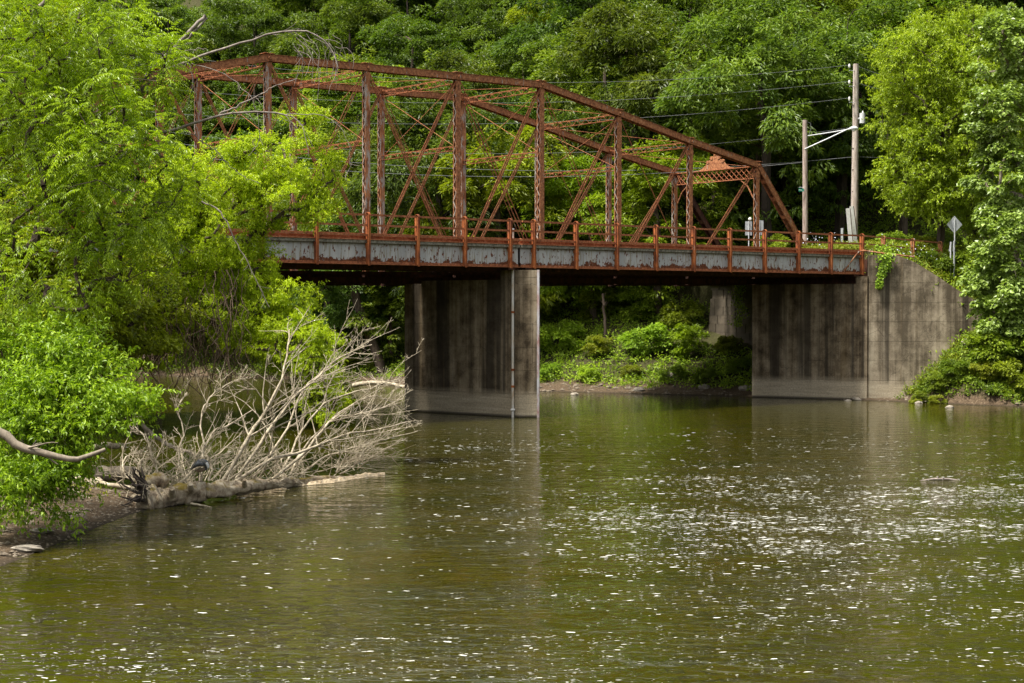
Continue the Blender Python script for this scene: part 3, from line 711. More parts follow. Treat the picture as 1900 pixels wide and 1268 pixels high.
def branches(m_, trunk, trunk_r, targets, sub=4, tipr=.012, expo=.42, sides=5, sag=.15, wig=.08, maxr=None):
    """joins every target to the nearest part of what has grown so far; limbs thicken with what they carry"""
    nodes = [np.asarray(p, float) for p in trunk]; par = [i - 1 for i in range(len(nodes))]
    base = nodes[0]; tg = sorted([np.asarray(t, float) for t in targets], key=lambda p: np.linalg.norm(p - nodes[len(nodes) // 2]))
    NP_ = np.array(nodes)
    lr = random.Random(len(tg))
    for t in tg:
        d = NP_ - t; dist = np.linalg.norm(d, axis=1) + np.maximum(0, NP_[:, 2] - t[2]) * .8
        dist[0] += 5; i = int(np.argmin(dist)); a = nodes[i]; pi_ = par[i]
        dir0 = (a - nodes[pi_]) if pi_ >= 0 else np.array([0, 0, 1.]); L = np.linalg.norm(t - a); dir0 = dir0 / (np.linalg.norm(dir0) + 1e-9)
        c = a + dir0 * L * .35; last = i
        for k in range(1, sub + 1):
            s = k / sub; p = (1 - s) ** 2 * a + 2 * s * (1 - s) * c + s * s * t + np.array([0, 0, sag * L * s * (1 - s)])
            if k < sub: p = p + np.array([lr.gauss(0, 1), lr.gauss(0, 1), lr.gauss(0, 1)]) * wig * L * .5
            nodes.append(p); par.append(last); last = len(nodes) - 1
        NP_ = np.array(nodes)
    cnt = np.zeros(len(nodes)); ch = [0] * len(nodes)
    for p in par:
        if p >= 0: ch[p] += 1
    for i in range(len(nodes) - 1, -1, -1):
        if ch[i] == 0: cnt[i] += 1
        if par[i] >= 0: cnt[par[i]] += cnt[i]
    tot = cnt[0]; R0 = trunk_r
    rad = tipr + (R0 - tipr) * (cnt / tot) ** expo * (cnt > 1)
    A = []; Bq = []; ra = []; rb = []
    for i in range(len(nodes)):
        if par[i] >= 0: A.append(nodes[par[i]]); Bq.append(nodes[i]); ra.append(rad[i] if par[i] >= len(trunk) or i >= len(trunk) else rad[par[i]]); rb.append(rad[i])
    cones(m_, np.array(A), np.array(Bq), np.array(ra), np.array(rb), sides)
    return np.array(nodes)
def cones(m_, A, Bq, ra, rb, n=5):
    t = norm(Bq - A); ref = np.where(np.abs(t[:, 2:3]) < .8, np.array([[.1, .2, 1.]]), np.array([[1., .2, .1]]))
    u = norm(np.cross(t, ref)); v = np.cross(t, u); an = np.arange(n) * 2 * math.pi / n
    ring = np.cos(an)[None, :, None] * u[:, None] + np.sin(an)[None, :, None] * v[:, None]
    V = np.concatenate([A[:, None] + ring * ra[:, None, None], Bq[:, None] + ring * rb[:, None, None]], 1)
    K = len(A); k = np.arange(n); f = np.stack([k, (k + 1) % n, n + (k + 1) % n, n + k], -1)
    F = (f[None] + (np.arange(K) * 2 * n)[:, None, None]).reshape(-1, 4); m_.add(V.reshape(-1, 3), F)
def in_blob(c, r, n, shell=.35):
    u = rdir(n); return np.asarray(c) + u * np.asarray(r) * (rng.uniform(shell, 1, n) ** .5)[:, None]

# ------------------------------------------------------------------ hillside trees: seven masters, copied over the slope
def make_hill_tree(seed, H, Rw, mat_l, mat_b, nl=55, per=430, leafL=.34, leafW=.15, low=.18, flat=.58, spiky=0.):
    global rng
    rng = np.random.default_rng(seed)
    cz = H * (low + (1 - low) * .5); rz = H * (1 - low) * .52
    # main boughs first, then lobes round each bough end, so that the outline is uneven
    nb = 11; cen = []; outw = []; rad = []
    for i in range(nb):
        a = 2.4 * i + rng.uniform(-.4, .4); zf = rng.uniform(-.85, .95); rxy = math.sqrt(max(.05, 1 - zf * zf)) * rng.uniform(.6, 1.08)
        bc = np.array([math.cos(a) * Rw * rxy * .78, math.sin(a) * Rw * rxy * .78, cz + zf * rz * .8])
        for j in range(int(nl / nb)):
            u = rdir(1)[0]; u[2] = u[2] * .8 + .1
            p = bc + u * np.array([Rw * .38, Rw * .38, rz * .31]) * rng.uniform(.6, 1.1)
            cen.append(p); o = p - np.array([0, 0, cz - rz * .3]); outw.append(o / np.linalg.norm(o)); rad.append(Rw * rng.uniform(.15, .27))
    cen = np.array(cen); outw = np.array(outw); rad = np.array(rad)
    cm = MB(); clump_leaves(cm, cen, outw, per, rad, leafL, leafW, flat, .5)
    # a few loose sprays
    sp = in_blob((0, 0, cz), (Rw * 1.0, Rw * 1.0, rz * 1.03), 75, .7)
    clump_leaves(cm, sp, norm(sp - np.array([0, 0, cz])), 55, Rw * .11, leafL, leafW, .6, .4)
    root = empty('broadleaf_tree', (0, 0, 0)); cm.build('crown', mat_l, root)
    tm = MB(); tr = [(0, 0, -2.5), (0, 0, 0), (.12, .05, H * .2), (-.1, .1, H * .42), (.1, -.1, H * .65), (0, 0, H * .82)]
    branches(tm, tr, .04 + H * .018, list(cen[::2]) , 3, .02, .85); tm.build('trunk', mat_b, root)
    return root
def copy_tree(o):
    c = o.copy(); COL.objects.link(c)
    for ch in o.children:
        k = ch.copy(); COL.objects.link(k); k.parent = c
    return c
KIND = ['dark', 'mid green', 'bright green', 'deep green', 'yellow green', 'soft green']
masters = [
    (make_hill_tree(11, 19, 6.4, M['l_hill_deep'], M['bark_dark']), 'deep green'),
    (make_hill_tree(12, 17, 6.6, M['l_hill'], M['bark'], leafL=.40, leafW=.13), 'leafy mid green'),
    (make_hill_tree(13, 20, 5.6, M['l_hill'], M['bark'], leafL=.30), 'tall mid green'),
    (make_hill_tree(14, 15, 5.8, M['l_hill_yellow'], M['bark'], leafL=.36, leafW=.12), 'bright yellow green'),
    (make_hill_tree(15, 18, 6.9, M['l_hill_deep'], M['bark_dark'], leafL=.42, leafW=.14), 'broad deep green'),
    (make_hill_tree(16, 10, 4.2, M['l_hill'], M['bark'], low=.05, leafL=.30), 'low bushy green'),
]
rng = np.random.default_rng(99)
def topx(X_, Y_, Z_):
    return 950 + FPX * X_ / Y_, HORY - FPX * (Z_ - HC) / Y_
LAND = [(-400, 'beyond the left foreground trees'), (250, 'behind the truss left shoulder'), (420, 'behind the seventh truss post from right'),
        (590, 'behind the sixth truss post from right'), (765, 'behind the fifth truss post from right'), (925, 'behind the fourth truss post from right'),
        (1075, 'behind the third truss post from right'), (1210, 'behind the second truss post from right'), (1340, 'behind the truss portal crest'),
        (1440, 'behind the short street light pole'), (1545, 'behind the tall utility pole'), (1640, 'behind the approach fence'), (1760, 'beyond the elm on the right bank'), (1900, 'at the right edge of the hillside')]
used = [0] * len(masters); seen_lab = {}; places = []
yy = 118.0
while yy < 215:
    step = 6.5 + (yy - 118) * .02
    hwid = yy * .5 + 6; xx = -hwid + rng.uniform(0, 5)
    while xx < hwid:
        places.append((xx + rng.uniform(-1.7, 1.7), yy + rng.uniform(-2, 2))); xx += step * rng.uniform(.92, 1.2)
    yy += step
hill = 0
for (x, y) in places:
    h_, s_, l_ = hz(np.array([x]), np.array([y])); h_, s_ = float(h_[0]), float(s_[0])
    t = x * DR[0] + y * DR[1]; d = x * DN[0] + y * DN[1]
    if s_ < 4.5: continue
    if t > 82 and d < 84.5: continue         # road corridor and bridge heads
    if d < 87 and x > -30 and t < 92: continue
    px_, py_ = topx(x, y, h_ + 15)
    if py_ < -430 or not (-260 < px_ < 2420): continue
    if HORY - FPX * (h_ - HC) / y < -260: continue
    first = s_ < 14
    wts = [.24, .22, .18, .05, .21, .10] if not first else [.12, .2, .08, .2, .1, .3]
    mi = int(rng.choice(len(masters), p=np.array(wts) / sum(wts)))
    root, kname = masters[mi]
    o = root if used[mi] == 0 else copy_tree(root); used[mi] += 1
    o.location = (x, y, h_ - .4); o.rotation_euler = (rng.uniform(-.05, .05), rng.uniform(-.05, .05), rng.uniform(0, 6.28))
    sc_ = rng.uniform(.85, 1.18); o.scale = (sc_, sc_, sc_ * rng.uniform(.9, 1.1))
    land = [n for p, n in LAND if px_ >= p][-1] if px_ > -400 else LAND[0][1]
    rowy = topx(x, y, h_ + 9)[1]
    row = 'near the bank' if rowy > 440 else 'low on the slope' if rowy > 330 else 'halfway up' if rowy > 200 else 'high on the slope' if rowy > 60 else 'near the top'
    lab = f'{kname} tree {row}, {land}'
    o['label'] = lab; o['category'] = 'tree'; o['group'] = f'{kname} trees {row}, {land}'; hill += 1
lb_n = 0
for (x, y, mi) in [(-20.5, 140.5, 4), (-26, 145.5, 0), (-32, 148.5, 4), (-38.5, 151, 0), (-45, 153, 4), (-52, 154, 0), (-15, 134, 0), (-31, 84, 0), (-27.5, 76, 4), (-37, 97, 1), (-35, 88, 2), (-44, 104, 4), (-50, 112, 0), (-42, 112, 5), (-60, 122, 1), (-54, 104, 2), (-30, 66, 1), (-34, 75, 4), (-26, 58, 0), (-70, 130, 0), (-48, 120, 5), (-33.5, 100, 5), (-28.5, 87, 5), (-25, 74, 5)]:
    root, kname = masters[mi]; o = root if used[mi] == 0 else copy_tree(root); used[mi] += 1; lb_n += 1
    o.location = (x, y, hz1(x, y) - .4); o.rotation_euler = (0, 0, rng.uniform(0, 6.28)); sc_ = rng.uniform(.7, .9); o.scale = (sc_,) * 3
    tag(o, f'shaded {kname} tree ' + ('close behind the lime green tree' if y < 80 else 'beside the inlet' if y < 105 else 'far up the inlet'), 'tree', 'shaded trees along the inlet')
print('hill trees', hill)

# far wood on the crest, seen only as the rim of the forest and in the river
# ------------------------------------------------------------------ big leafy trees built to the picture
def leafy_tree(name, label, cat, base, blobs, lm, bm, n_cl, per, rad, L, W, trunk, trunk_r, seed, flat=.5, droop=.5, kind='clump', outc=None, group=None, sub=4, shell=.3, tipr=.012, cone_t=.8, expo=.42):
    global rng
    rng = np.random.default_rng(seed)
    root = empty(name, base, label, cat, group)
    vol = np.array([b_[1][0] * b_[1][1] * b_[1][2] for b_ in blobs]) ** .8; vol /= vol.sum(); cs = []; ow = []
    for (c, r), v_ in zip(blobs, vol):
        p = in_blob(c, r, max(3, int(n_cl * v_)), shell); cs.append(p); ow.append(norm(p - np.asarray(c) + np.array([0, 0, .2])))
    cs = np.concatenate(cs); ow = np.concatenate(ow)
    m_ = MB()
    if kind == 'clump': clump_leaves(m_, cs, ow, per, rad, L, W, flat, droop, .8)
    elif kind == 'frond':
        K = len(cs); nf = per; n = K * nf; c = np.repeat(cs, nf, 0); o = np.repeat(ow, nf, 0)
        d_ = norm(o * .7 + rng.normal(size=(n, 3)) * .75 + np.array([0, 0, .15])); FL = rad * rng.uniform(.75, 1.25, n)
        start = c + rng.normal(size=(n, 3)) * rad * .35
        sd_ = norm(np.cross(d_, np.array([0, 0, 1.]))); st_n = 9
        fn = norm(np.cross(sd_, d_)); P_, A_, N_, Ls = [], [], [], []
        rach = []
        for k in range(1, st_n + 1):
            s = k / st_n; q_ = start + d_ * (FL * s)[:, None] + np.array([0, 0, -1.]) * (FL * s * s * .45)[:, None]; rach.append(q_)
            tgd = norm(d_ + np.array([0, 0, -1.]) * (s * .9))
            for sg in (-1, 1):
                P_.append(q_); A_.append(norm(sd_ * sg + tgd * .55 + np.array([0, 0, -.38]) + rng.normal(size=(n, 3)) * .1)); N_.append(fn + rng.normal(size=(n, 3)) * .15)
                Ls.append(L * (1.05 - .55 * abs(s - .45)) * rng.uniform(.85, 1.15, n))
            if k == st_n: P_.append(q_); A_.append(tgd); N_.append(fn); Ls.append(np.full(n, L))
        P_ = np.concatenate(P_); A_ = np.concatenate(A_); N_ = np.concatenate(N_); Ls = np.concatenate(Ls)
        add_leaves(m_, P_, A_, N_, Ls, Ls * W, .1)
    elif kind == 'spray':
        # short shoots, each with hanging leaflets in threes
        K = len(cs); ns = per; n = K * ns; c = np.repeat(cs, ns, 0); o = np.repeat(ow, ns, 0)
        d_ = norm(o * .8 + rng.normal(size=(n, 3)) * .6 + np.array([0, 0, .1])); SL = rad * rng.uniform(.5, 1.1, n)
        start = c + rng.normal(size=(n, 3)) * rad * np.array([.45, .45, .25])
        P_, A_, N_ = [], [], []
        for k in range(4):
            s = (k + 1) / 4.; q_ = start + d_ * (SL * s)[:, None] + np.array([0, 0, -1]) * (SL * s * s * .25)[:, None]
            for j in range(3):
                P_.append(q_ + rng.normal(size=(n, 3)) * .02); A_.append(norm(d_ * .5 + rng.normal(size=(n, 3)) * .55 + np.array([0, 0, -.45]))); N_.append(norm(np.array([0, 0, 1.]) + rng.normal(size=(n, 3)) * .45))
        P_ = np.concatenate(P_); A_ = np.concatenate(A_); N_ = np.concatenate(N_)
        Ls = L * rng.uniform(.7, 1.25, len(P_)); add_leaves(m_, P_, A_, N_, Ls, Ls * W, .12)
    m_.build('crown', lm, root)
    tm = MB(); branches(tm, trunk, trunk_r, list(cs), sub, tipr, expo); tm.build('trunk', bm, root)
    return root, cs
def blob(px, py, Y, rx, ry, rd): k = Y / FPX; return (np.array(P(px, py, Y)), np.array([rx * k, rd, ry * k]))
def gp(x, y, dz=-.3): return np.array([x, y, hz1(x, y) + dz])
def V3(*a): return np.array(a, float)

# A: the walnut-like tree on the left with long feathery leaves
b0 = gp(-16.6, 45)
leafy_tree('walnut_tree', 'big tree with long feathery leaves filling the upper left corner', 'tree', b0,
    [blob(120, 60, 45, 180, 120, 2.6), blob(250, 150, 44, 95, 110, 1.9), blob(70, 260, 45, 160, 140, 2.8), blob(230, 330, 43, 120, 110, 1.8), blob(95, 470, 44, 160, 130, 2.4),
     blob(245, 470, 43.5, 95, 80, 1.6), blob(30, 120, 43, 120, 150, 2.2), blob(180, 240, 42.5, 110, 110, 1.5), blob(300, 380, 44, 60, 60, 1.2), blob(205, 40, 44, 60, 55, 1.4)],
    M['l_walnut'], M['bark'], 540, 9, .58, .135, .27, [b0, b0 + V3(.1, .1, 2.4), b0 + V3(.5, 0, 5), b0 + V3(.9, -.2, 7.6), b0 + V3(1.4, -.3, 10)], .22, 21, kind='frond', expo=.55)
# darker tree hard against the left edge behind it
b1 = gp(-20.5, 55)
leafy_tree('locust_tree', 'dark green tree behind the feathery leaved tree at the left edge', 'tree', b1,
    [blob(20, 330, 54, 150, 190, 2.6), blob(60, 560, 53, 200, 110, 3.0), blob(180, 600, 56, 130, 90, 2.4), blob(150, 420, 54, 130, 110, 2.4), blob(60, 80, 54, 170, 140, 2.6), blob(250, 560, 58, 100, 110, 2)],
    M['l_hill_yellow'], M['bark_dark'], 300, 190, .55, .17, .10, [b1, b1 + V3(.1, .1, 3), b1 + V3(.3, 0, 6.5), b1 + V3(.2, 0, 10)], .3, 22, flat=.5)
# B: the lime green tree leaning over the river in front of the bridge
b2 = gp(-18.8, 62)
leafy_tree('box_elder', 'lime green tree leaning over the river in front of the girder bridge', 'tree', b2,
    [blob(400, 330, 60, 105, 62, 2.2), blob(480, 300, 60, 75, 50, 1.5), blob(560, 235, 60, 42, 40, .8), blob(585, 300, 60, 48, 60, .9), blob(530, 370, 60, 80, 45, 1.5), blob(590, 385, 60, 40, 24, .7),
     blob(400, 430, 60, 110, 60, 2.4), blob(450, 492, 60, 62, 50, 1.6), blob(360, 520, 61, 100, 65, 2.6), blob(485, 425, 60, 30, 22, .8), blob(455, 570, 60, 90, 60, 2.0), blob(545, 555, 59.5, 35, 40, .9),
     blob(540, 640, 59, 80, 55, 1.5), blob(595, 665, 58.5, 48, 55, 1.1), blob(450, 630, 60, 55, 34, 1.2), blob(600, 745, 58, 36, 55, .8), blob(330, 440, 62, 80, 120, 2.2), blob(330, 350, 61, 60, 60, 1.5),
     blob(280, 600, 63, 80, 80, 2)],
    M['l_elder'], M['bark'], 760, 22, .36, .105, .36, [b2, b2 + V3(.9, -.2, 1.6), b2 + V3(3.0, -.4, 3.0), b2 + V3(5.2, -.8, 3.9), b2 + V3(7.0, -1.2, 4.8)], .26, 23, kind='spray', shell=.2)
# C: bush in the lower left
b3 = gp(-14.2, 41.5)
leafy_tree('maple_sapling', 'bright green bushy young tree on the left bank above the gravel shore', 'tree', b3,
    [blob(40, 640, 43, 60, 42, 1.0), blob(120, 655, 42, 55, 38, .9), blob(185, 680, 41.7, 42, 28, .7), blob(75, 720, 41.5, 75, 42, 1.1), blob(165, 735, 41.3, 60, 30, .8), blob(228, 745, 41.2, 38, 17, .5), blob(268, 742, 41.1, 20, 9, .3),
     blob(40, 790, 41, 60, 44, 1.0), blob(130, 790, 41, 60, 32, .8), blob(205, 785, 41, 34, 18, .5), blob(60, 860, 40.6, 70, 36, .9), blob(20, 900, 40, 50, 44, .8), blob(85, 915, 40.3, 34, 46, .6), blob(120, 870, 40.6, 30, 28, .5), blob(100, 610, 43, 30, 24, .6)],
    M['l_bush'], M['bark'], 215, 17, .62, .13, .42, [b3, b3 + V3(.1, 0, .8), b3 + V3(.2, -.1, 1.8), b3 + V3(.4, -.2, 2.8)], .09, 24, kind='spray', tipr=.006, shell=.05)
# right bank trees
b4 = gp(29.5, 113)
leafy_tree('elm_tree', 'tall yellow green tree with arching boughs on the right bank behind the warning sign', 'tree', b4,
    [blob(1700, 130, 112, 85, 80, 3.2), blob(1790, 160, 112, 90, 75, 3.4), blob(1760, 250, 111, 100, 70, 3.2), blob(1700, 320, 111, 70, 60, 2.5), blob(1800, 330, 111, 90, 80, 3), blob(1660, 210, 112, 45, 60, 1.6), blob(1720, 372, 110, 55, 34, 2),
     blob(1820, 70, 113, 80, 50, 3), blob(1700, 60, 113, 40, 30, 1.4), blob(1870, 200, 113, 70, 140, 3), blob(1880, 420, 112, 70, 90, 3)],
    M['l_right'], M['bark'], 900, 14, .75, .21, .42, [b4, b4 + V3(.2, 0, 3.5), b4 + V3(.1, -.2, 7), b4 + V3(.4, -.2, 11), b4 + V3(.3, 0, 14)], .28, 25, kind='spray', tipr=.02)
b5 = gp(34.2, 105)
leafy_tree('sycamore_tree', 'tree with large pale backed leaves at the right edge over the wing wall', 'tree', b5,
    [blob(1870, 90, 104, 60, 70, 2.2), blob(1850, 210, 103, 55, 50, 2), blob(1870, 330, 103, 80, 70, 2.4), blob(1865, 440, 102, 52, 60, 2), blob(1880, 540, 102, 60, 70, 2.2), blob(1850, 590, 101.5, 38, 40, 1.2), blob(1838, 470, 102, 22, 22, 1.0),
     blob(1910, 620, 102, 50, 50, 2), blob(1830, 520, 102, 36, 40, 1.2), blob(1840, 265, 103, 40, 25, 1.1)],
    M['l_pale'], M['bark_pale'], 330, 90, .55, .27, .23, [b5, b5 + V3(.1, 0, 3), b5 + V3(.3, -.1, 7), b5 + V3(.5, 0, 11), b5 + V3(.5, 0, 15)], .3, 26, flat=.7, droop=.5, tipr=.02)

# ------------------------------------------------------------------ shrubs on the banks
def make_shrub(seed, Rw, H, mt, L=.22, W=.11, nl=26, per=150):
    global rng
    rng = np.random.default_rng(seed)
    cs = in_blob((0, 0, H * .45), (Rw, Rw, H * .5), nl, .4); cs[:, 2] = np.maximum(cs[:, 2], .1)
    m_ = MB(); clump_leaves(m_, cs, norm(cs - np.array([0, 0, .0])), per, Rw * .30, L, W, .65, .4)
    root = empty('shrub', (0, 0, 0)); m_.build('foliage', mt, root)
    tm = MB(); branches(tm, [(0, 0, -.5), (0, 0, .1), (0, 0, .3)], .05, list(cs), 3, .012, .5, 4); tm.build('stem', M['bark'], root); return root
SHM = [(make_shrub(31, 1.5, 1.9, M['l_shrub']), 'leafy green'), (make_shrub(32, 1.9, 2.6, M['l_shrub'], .26, .13, 30), 'broad green'), (make_shrub(33, 1.1, 1.5, M['l_weed'], .2, .08), 'bright yellow green'), (make_shrub(34, 1.3, 2.9, M['l_hill_yellow'], .28, .08, 26), 'tall feathery green')]
rng = np.random.default_rng(5)
su = [0] * 4
def shrub(k, px, x, y, sc_, where, dz=-.15):
    root, kn = SHM[k]; o = root if su[k] == 0 else copy_tree(root); su[k] += 1
    o.location = (x, y, hz1(x, y) + dz); o.rotation_euler = (0, 0, rng.uniform(0, 6.28)); s = sc_ * rng.uniform(.9, 1.15); o.scale = (s, s, s * rng.uniform(.85, 1.1))
    tag(o, f'{kn} shrub {where}', 'shrub', f'{kn} shrubs {where}'); return o
def xy_at(px, s_target, ylo=85, yhi=160):
    """ground point on the ray of a picture column that lies s metres behind the far water's edge"""
    ys_ = np.linspace(ylo, yhi, 400); xs_ = (px - 950) / FPX * ys_; s = -sdist(xs_, ys_, BANK); i = int(np.argmax(s > s_target)); return xs_[i], ys_[i]
BANKW = {0: 'low by the gravel shore', 1: 'partway up the far bank', 2: 'high on the far bank'}
for row, (s0, sz, kk) in enumerate([(4.2, .62, (0, 2, 0)), (7.5, .85, (0, 1, 2, 3)), (11.5, 1.0, (1, 3, 0, 1)), (16, 1.25, (1, 3, 1)), (21, 1.4, (1, 3))]):
    px = 560 + rng.uniform(0, 30)
    while px < 1400:
        x, y = xy_at(px, s0 + rng.uniform(-.8, .8))
        t = x * DR[0] + y * DR[1]; d = x * DN[0] + y * DN[1]
        side = 'left of the pier' if px < 760 else 'just right of the pier' if px < 1100 else 'midway between pier and abutment' if px < 1250 else 'beside the stone abutment'
        if not (t > 85.2 and d < 87.5) and not (750 < px < 990 and row < 2):
            shrub(int(rng.choice(kk)), px, x, y, sz, f'{BANKW[min(2, (row + 1) // 2)]}, {side}')
        px += rng.uniform(50, 85) * (1 + row * .12)
# in front of the wing wall and along the right shore
for px, y, k, sc_, wh in [(1712, 102.2, 0, .45, 'at the foot of the wing wall'), (1745, 102.2, 1, .42, 'against the lower wing wall'), (1775, 101.8, 0, .8, 'on the right bank below the wall end'), 
                          (1825, 100.5, 2, .8, 'on the right shore under the pale leaved tree'), (1850, 102, 1, 1.0, 'under the pale leaved tree'), (1885, 100.2, 0, 1., 'at the right edge above the stones'), (1900, 102.5, 1, 1.3, 'at the right edge higher up'),
                          (1740, 101.2, 2, .45, 'nearest the water below the wing wall'), (1700, 101.5, 2, .4, 'at the shore corner of the wing wall')]:
    shrub(k, px, (px - 950) / FPX * y, y, sc_, wh)
# on the verge behind the fence and round the pole feet
for px, y, k, sc_, wh in [(1470, 116, 2, .7, 'between the truss end and the short pole'), (1500, 112, 2, .6, 'at the foot of the short pole'), (1430, 121, 0, .8, 'behind the truss end post foot'), (1535, 113, 2, .5, 'between the two poles'), (1620, 114, 2, .8, 'behind the first approach fence post'),
                          (1665, 115, 0, .9, 'behind the approach fence middle'), (1710, 114, 2, .9, 'behind the last approach fence post'), (1745, 115, 0, .9, 'left of the diamond sign'), (1700, 109.2, 2, .6, 'in front of the approach fence'), (1735, 108.6, 0, .75, 'on top of the sloping wing wall'),
                          (1750, 109.3, 2, .4, 'below the diamond sign'), (1812, 110, 1, 1.0, 'right of the diamond sign'), (1795, 105.9, 0, .6, 'above the lower end of the wing wall'), (1778, 105.7, 2, .5, 'just below the diamond sign post'), (1655, 107.2, 2, .35, 'on the wing wall crown by the ivy'), (1850, 110, 1, 1.3, 'on the verge at the right')]:
    shrub(k, px, (px - 950) / FPX * y, y, sc_, wh)
# undergrowth: uncountable leaves covering the banks
def cover(name, label, pts_, mt, L, W, per, spread):
    n = len(pts_) * per; c = np.repeat(pts_, per, 0); off = rng.normal(size=(n, 3)) * spread; off[:, 2] = np.abs(off[:, 2]) * .9
    m_ = MB(); add_leaves(m_, c + off, norm(rng.normal(size=(n, 3)) + np.array([0, 0, .5])), norm(rng.normal(size=(n, 3)) * .5 + np.array([0, 0, 1])), L * rng.uniform(.6, 1.3, n), W * rng.uniform(.7, 1.3, n))
    return tag(m_.build(name, mt), label, 'undergrowth', kind='stuff')
N_ = 12500; xa = rng.uniform(-34, 50, N_); ya = rng.uniform(95, 152, N_); za, sa_, sl__ = hz(xa, ya)
ta = xa * DR[0] + ya * DR[1]; da = xa * DN[0] + ya * DN[1]
ok = (sa_ > 2.3 + rng.normal(0, .6, N_)) & (sa_ < 42) & ~((ta > 85) & (da > 75.5) & (da < 87) & (ta < 92)) & ~((xa > 15.5) & (xa < 23) & (ya < 110)) & ~((ta > 83) & (ta < 120) & (da > 70) & (da < 76))
cover('undergrowth', 'low green undergrowth covering the far bank slope', np.stack([xa, ya, za], -1)[ok], M['l_shrub'], .24, .12, 26, .30)
N_ = 7500; xa = rng.uniform(18, 42, N_); ya = rng.uniform(97, 125, N_); za, sa_, _ = hz(xa, ya); ta = xa * DR[0] + ya * DR[1]; da = xa * DN[0] + ya * DN[1]
ok = (sa_ > 1.3 + rng.normal(0, .4, N_)) & (za > .3) & (ta > 83.6) & ((da < 75.5) | (da > 88)) & ~((xa < 31) & (ya > 104.7 + .02 * (xa - 22.7)) & (ya < 105.5 + .02 * (xa - 22.7)))
NR = 4200; xr = rng.uniform(24.5, 42, NR); yr = rng.uniform(92, 107, NR); zr_, sr, _ = hz(xr, yr); okr = (sr > .1) & (zr_ > .32 + rng.normal(0, .12, NR)) & ~((xr < 31) & (yr > 104.5))
cover('bank_cover', 'leafy green cover on the shore below the wing wall', np.stack([xr, yr, zr_], -1)[okr], M['l_shrub'], .20, .11, 26, .20)
cover('tall_grass', 'yellow green grass and weeds on the verge around the wing wall', np.stack([xa, ya, za], -1)[ok], M['l_weed'], .26, .05, 30, .22)
N_ = 2600; xa = rng.uniform(-24, -10, N_); ya = rng.uniform(26, 75, N_); za, _, sl__ = hz(xa, ya)
ok = (sl__ > 1.6 + rng.normal(0, .8, N_)) & (sl__ < 10) & (rng.uniform(0, 1, N_) < np.clip((sl__ - .6) / 2.5, .08, 1))
NS = 9000; xs2 = rng.uniform(-75, -12, NS); ys2 = rng.uniform(62, 165, NS); zs2, sb2, sl2_ = hz(xs2, ys2)
ok2 = ((sl2_ > .2) & (sl2_ < 14)) | ((sb2 > .2) & (sb2 < 12))
cover('inlet_undergrowth', 'dark undergrowth along the inlet under the left bank trees', np.stack([xs2, ys2, zs2], -1)[ok2], M['l_hill_deep'], .3, .15, 24, .4)
cover('bank_weeds', 'patchy green weeds on the near left bank', np.stack([xa, ya, za], -1)[ok], M['l_weed'], .10, .045, 18, .12)
# ferny mound of fallen blossom-white flowers on the verge
cc = np.array([gp(*q_, 0.5) for q_ in [((1500 - 950) / FPX * 110, 110), ((1520 - 950) / FPX * 110, 110), ((1480 - 950) / FPX * 111, 111), ((1670 - 950) / FPX * 107.5, 107.5), ((1690 - 950) / FPX * 107.5, 107.5)]])
n = 260; c = np.repeat(cc, n // 5, 0); c = c + rng.normal(size=c.shape) * np.array([.7, .5, .35])
m_ = MB(); add_leaves(m_, c, rdir(len(c)), rdir(len(c)), .085, .085); tag(m_.build('wild_flowers', simple('pale_flower', (.5, .52, .62), (.72, .74, .82), 5, .7, bmp=0)), 'tiny pale blue flowers on the verge near the short pole', 'flowers', kind='stuff')
print('foliage', hill)

# ivy over the wing wall
iv = empty('ivy_plant', P(1636, 470, 104.6), 'green ivy hanging over the top of the concrete wing wall', 'plant')
m_ = MB(); c = []
for _ in range(900):
    u_ = rng.uniform(0, 1) ** .8; py = 452 + u_ * 82; wd = 26 * max(.25, 1 - u_ * 1.0); px = 1637 + 6 * math.sin(u_ * 5) + rng.normal() * wd * .45
    v_ = P(px, py, 104.62 if py > 470 else 104.9); c.append((v_.x, v_.y + rng.uniform(-.16, .06), v_.z))
c = np.array(c); add_leaves(m_, c, norm(rng.normal(size=c.shape) * .6 + np.array([0, -.4, -.6])), norm(rng.normal(size=c.shape) * .4 + np.array([0, -.8, .4])), .16, .13); m_.build('foliage', M['l_shrub'], iv)
m_ = MB(); m_.tube([P(1640, 472, 104.65), P(1634, 490, 104.66), P(1638, 515, 104.66), P(1636, 533, 104.66)], .015, 4); m_.build('stem', M['vine'], iv)
iv2 = empty('ivy_plant', B(85.3, 84.5, 5), 'sparse ivy climbing the old sandstone abutment', 'plant')
c = []
for _ in range(380):
    z = rng.uniform(4.6, 7.7); c.append(B(85.3 + rng.uniform(-.12, .05), 82.6 + rng.normal() * .28 + .25 * math.sin(z * 3), z))
c = np.array(c); m_ = MB(); add_leaves(m_, c, norm(rng.normal(size=c.shape) * .6 + np.array([-.3, -.3, -.6])), norm(rng.normal(size=c.shape) * .4 + np.array([-.6, -.5, .4])), .17, .13); m_.build('foliage', M['l_shrub'], iv2)

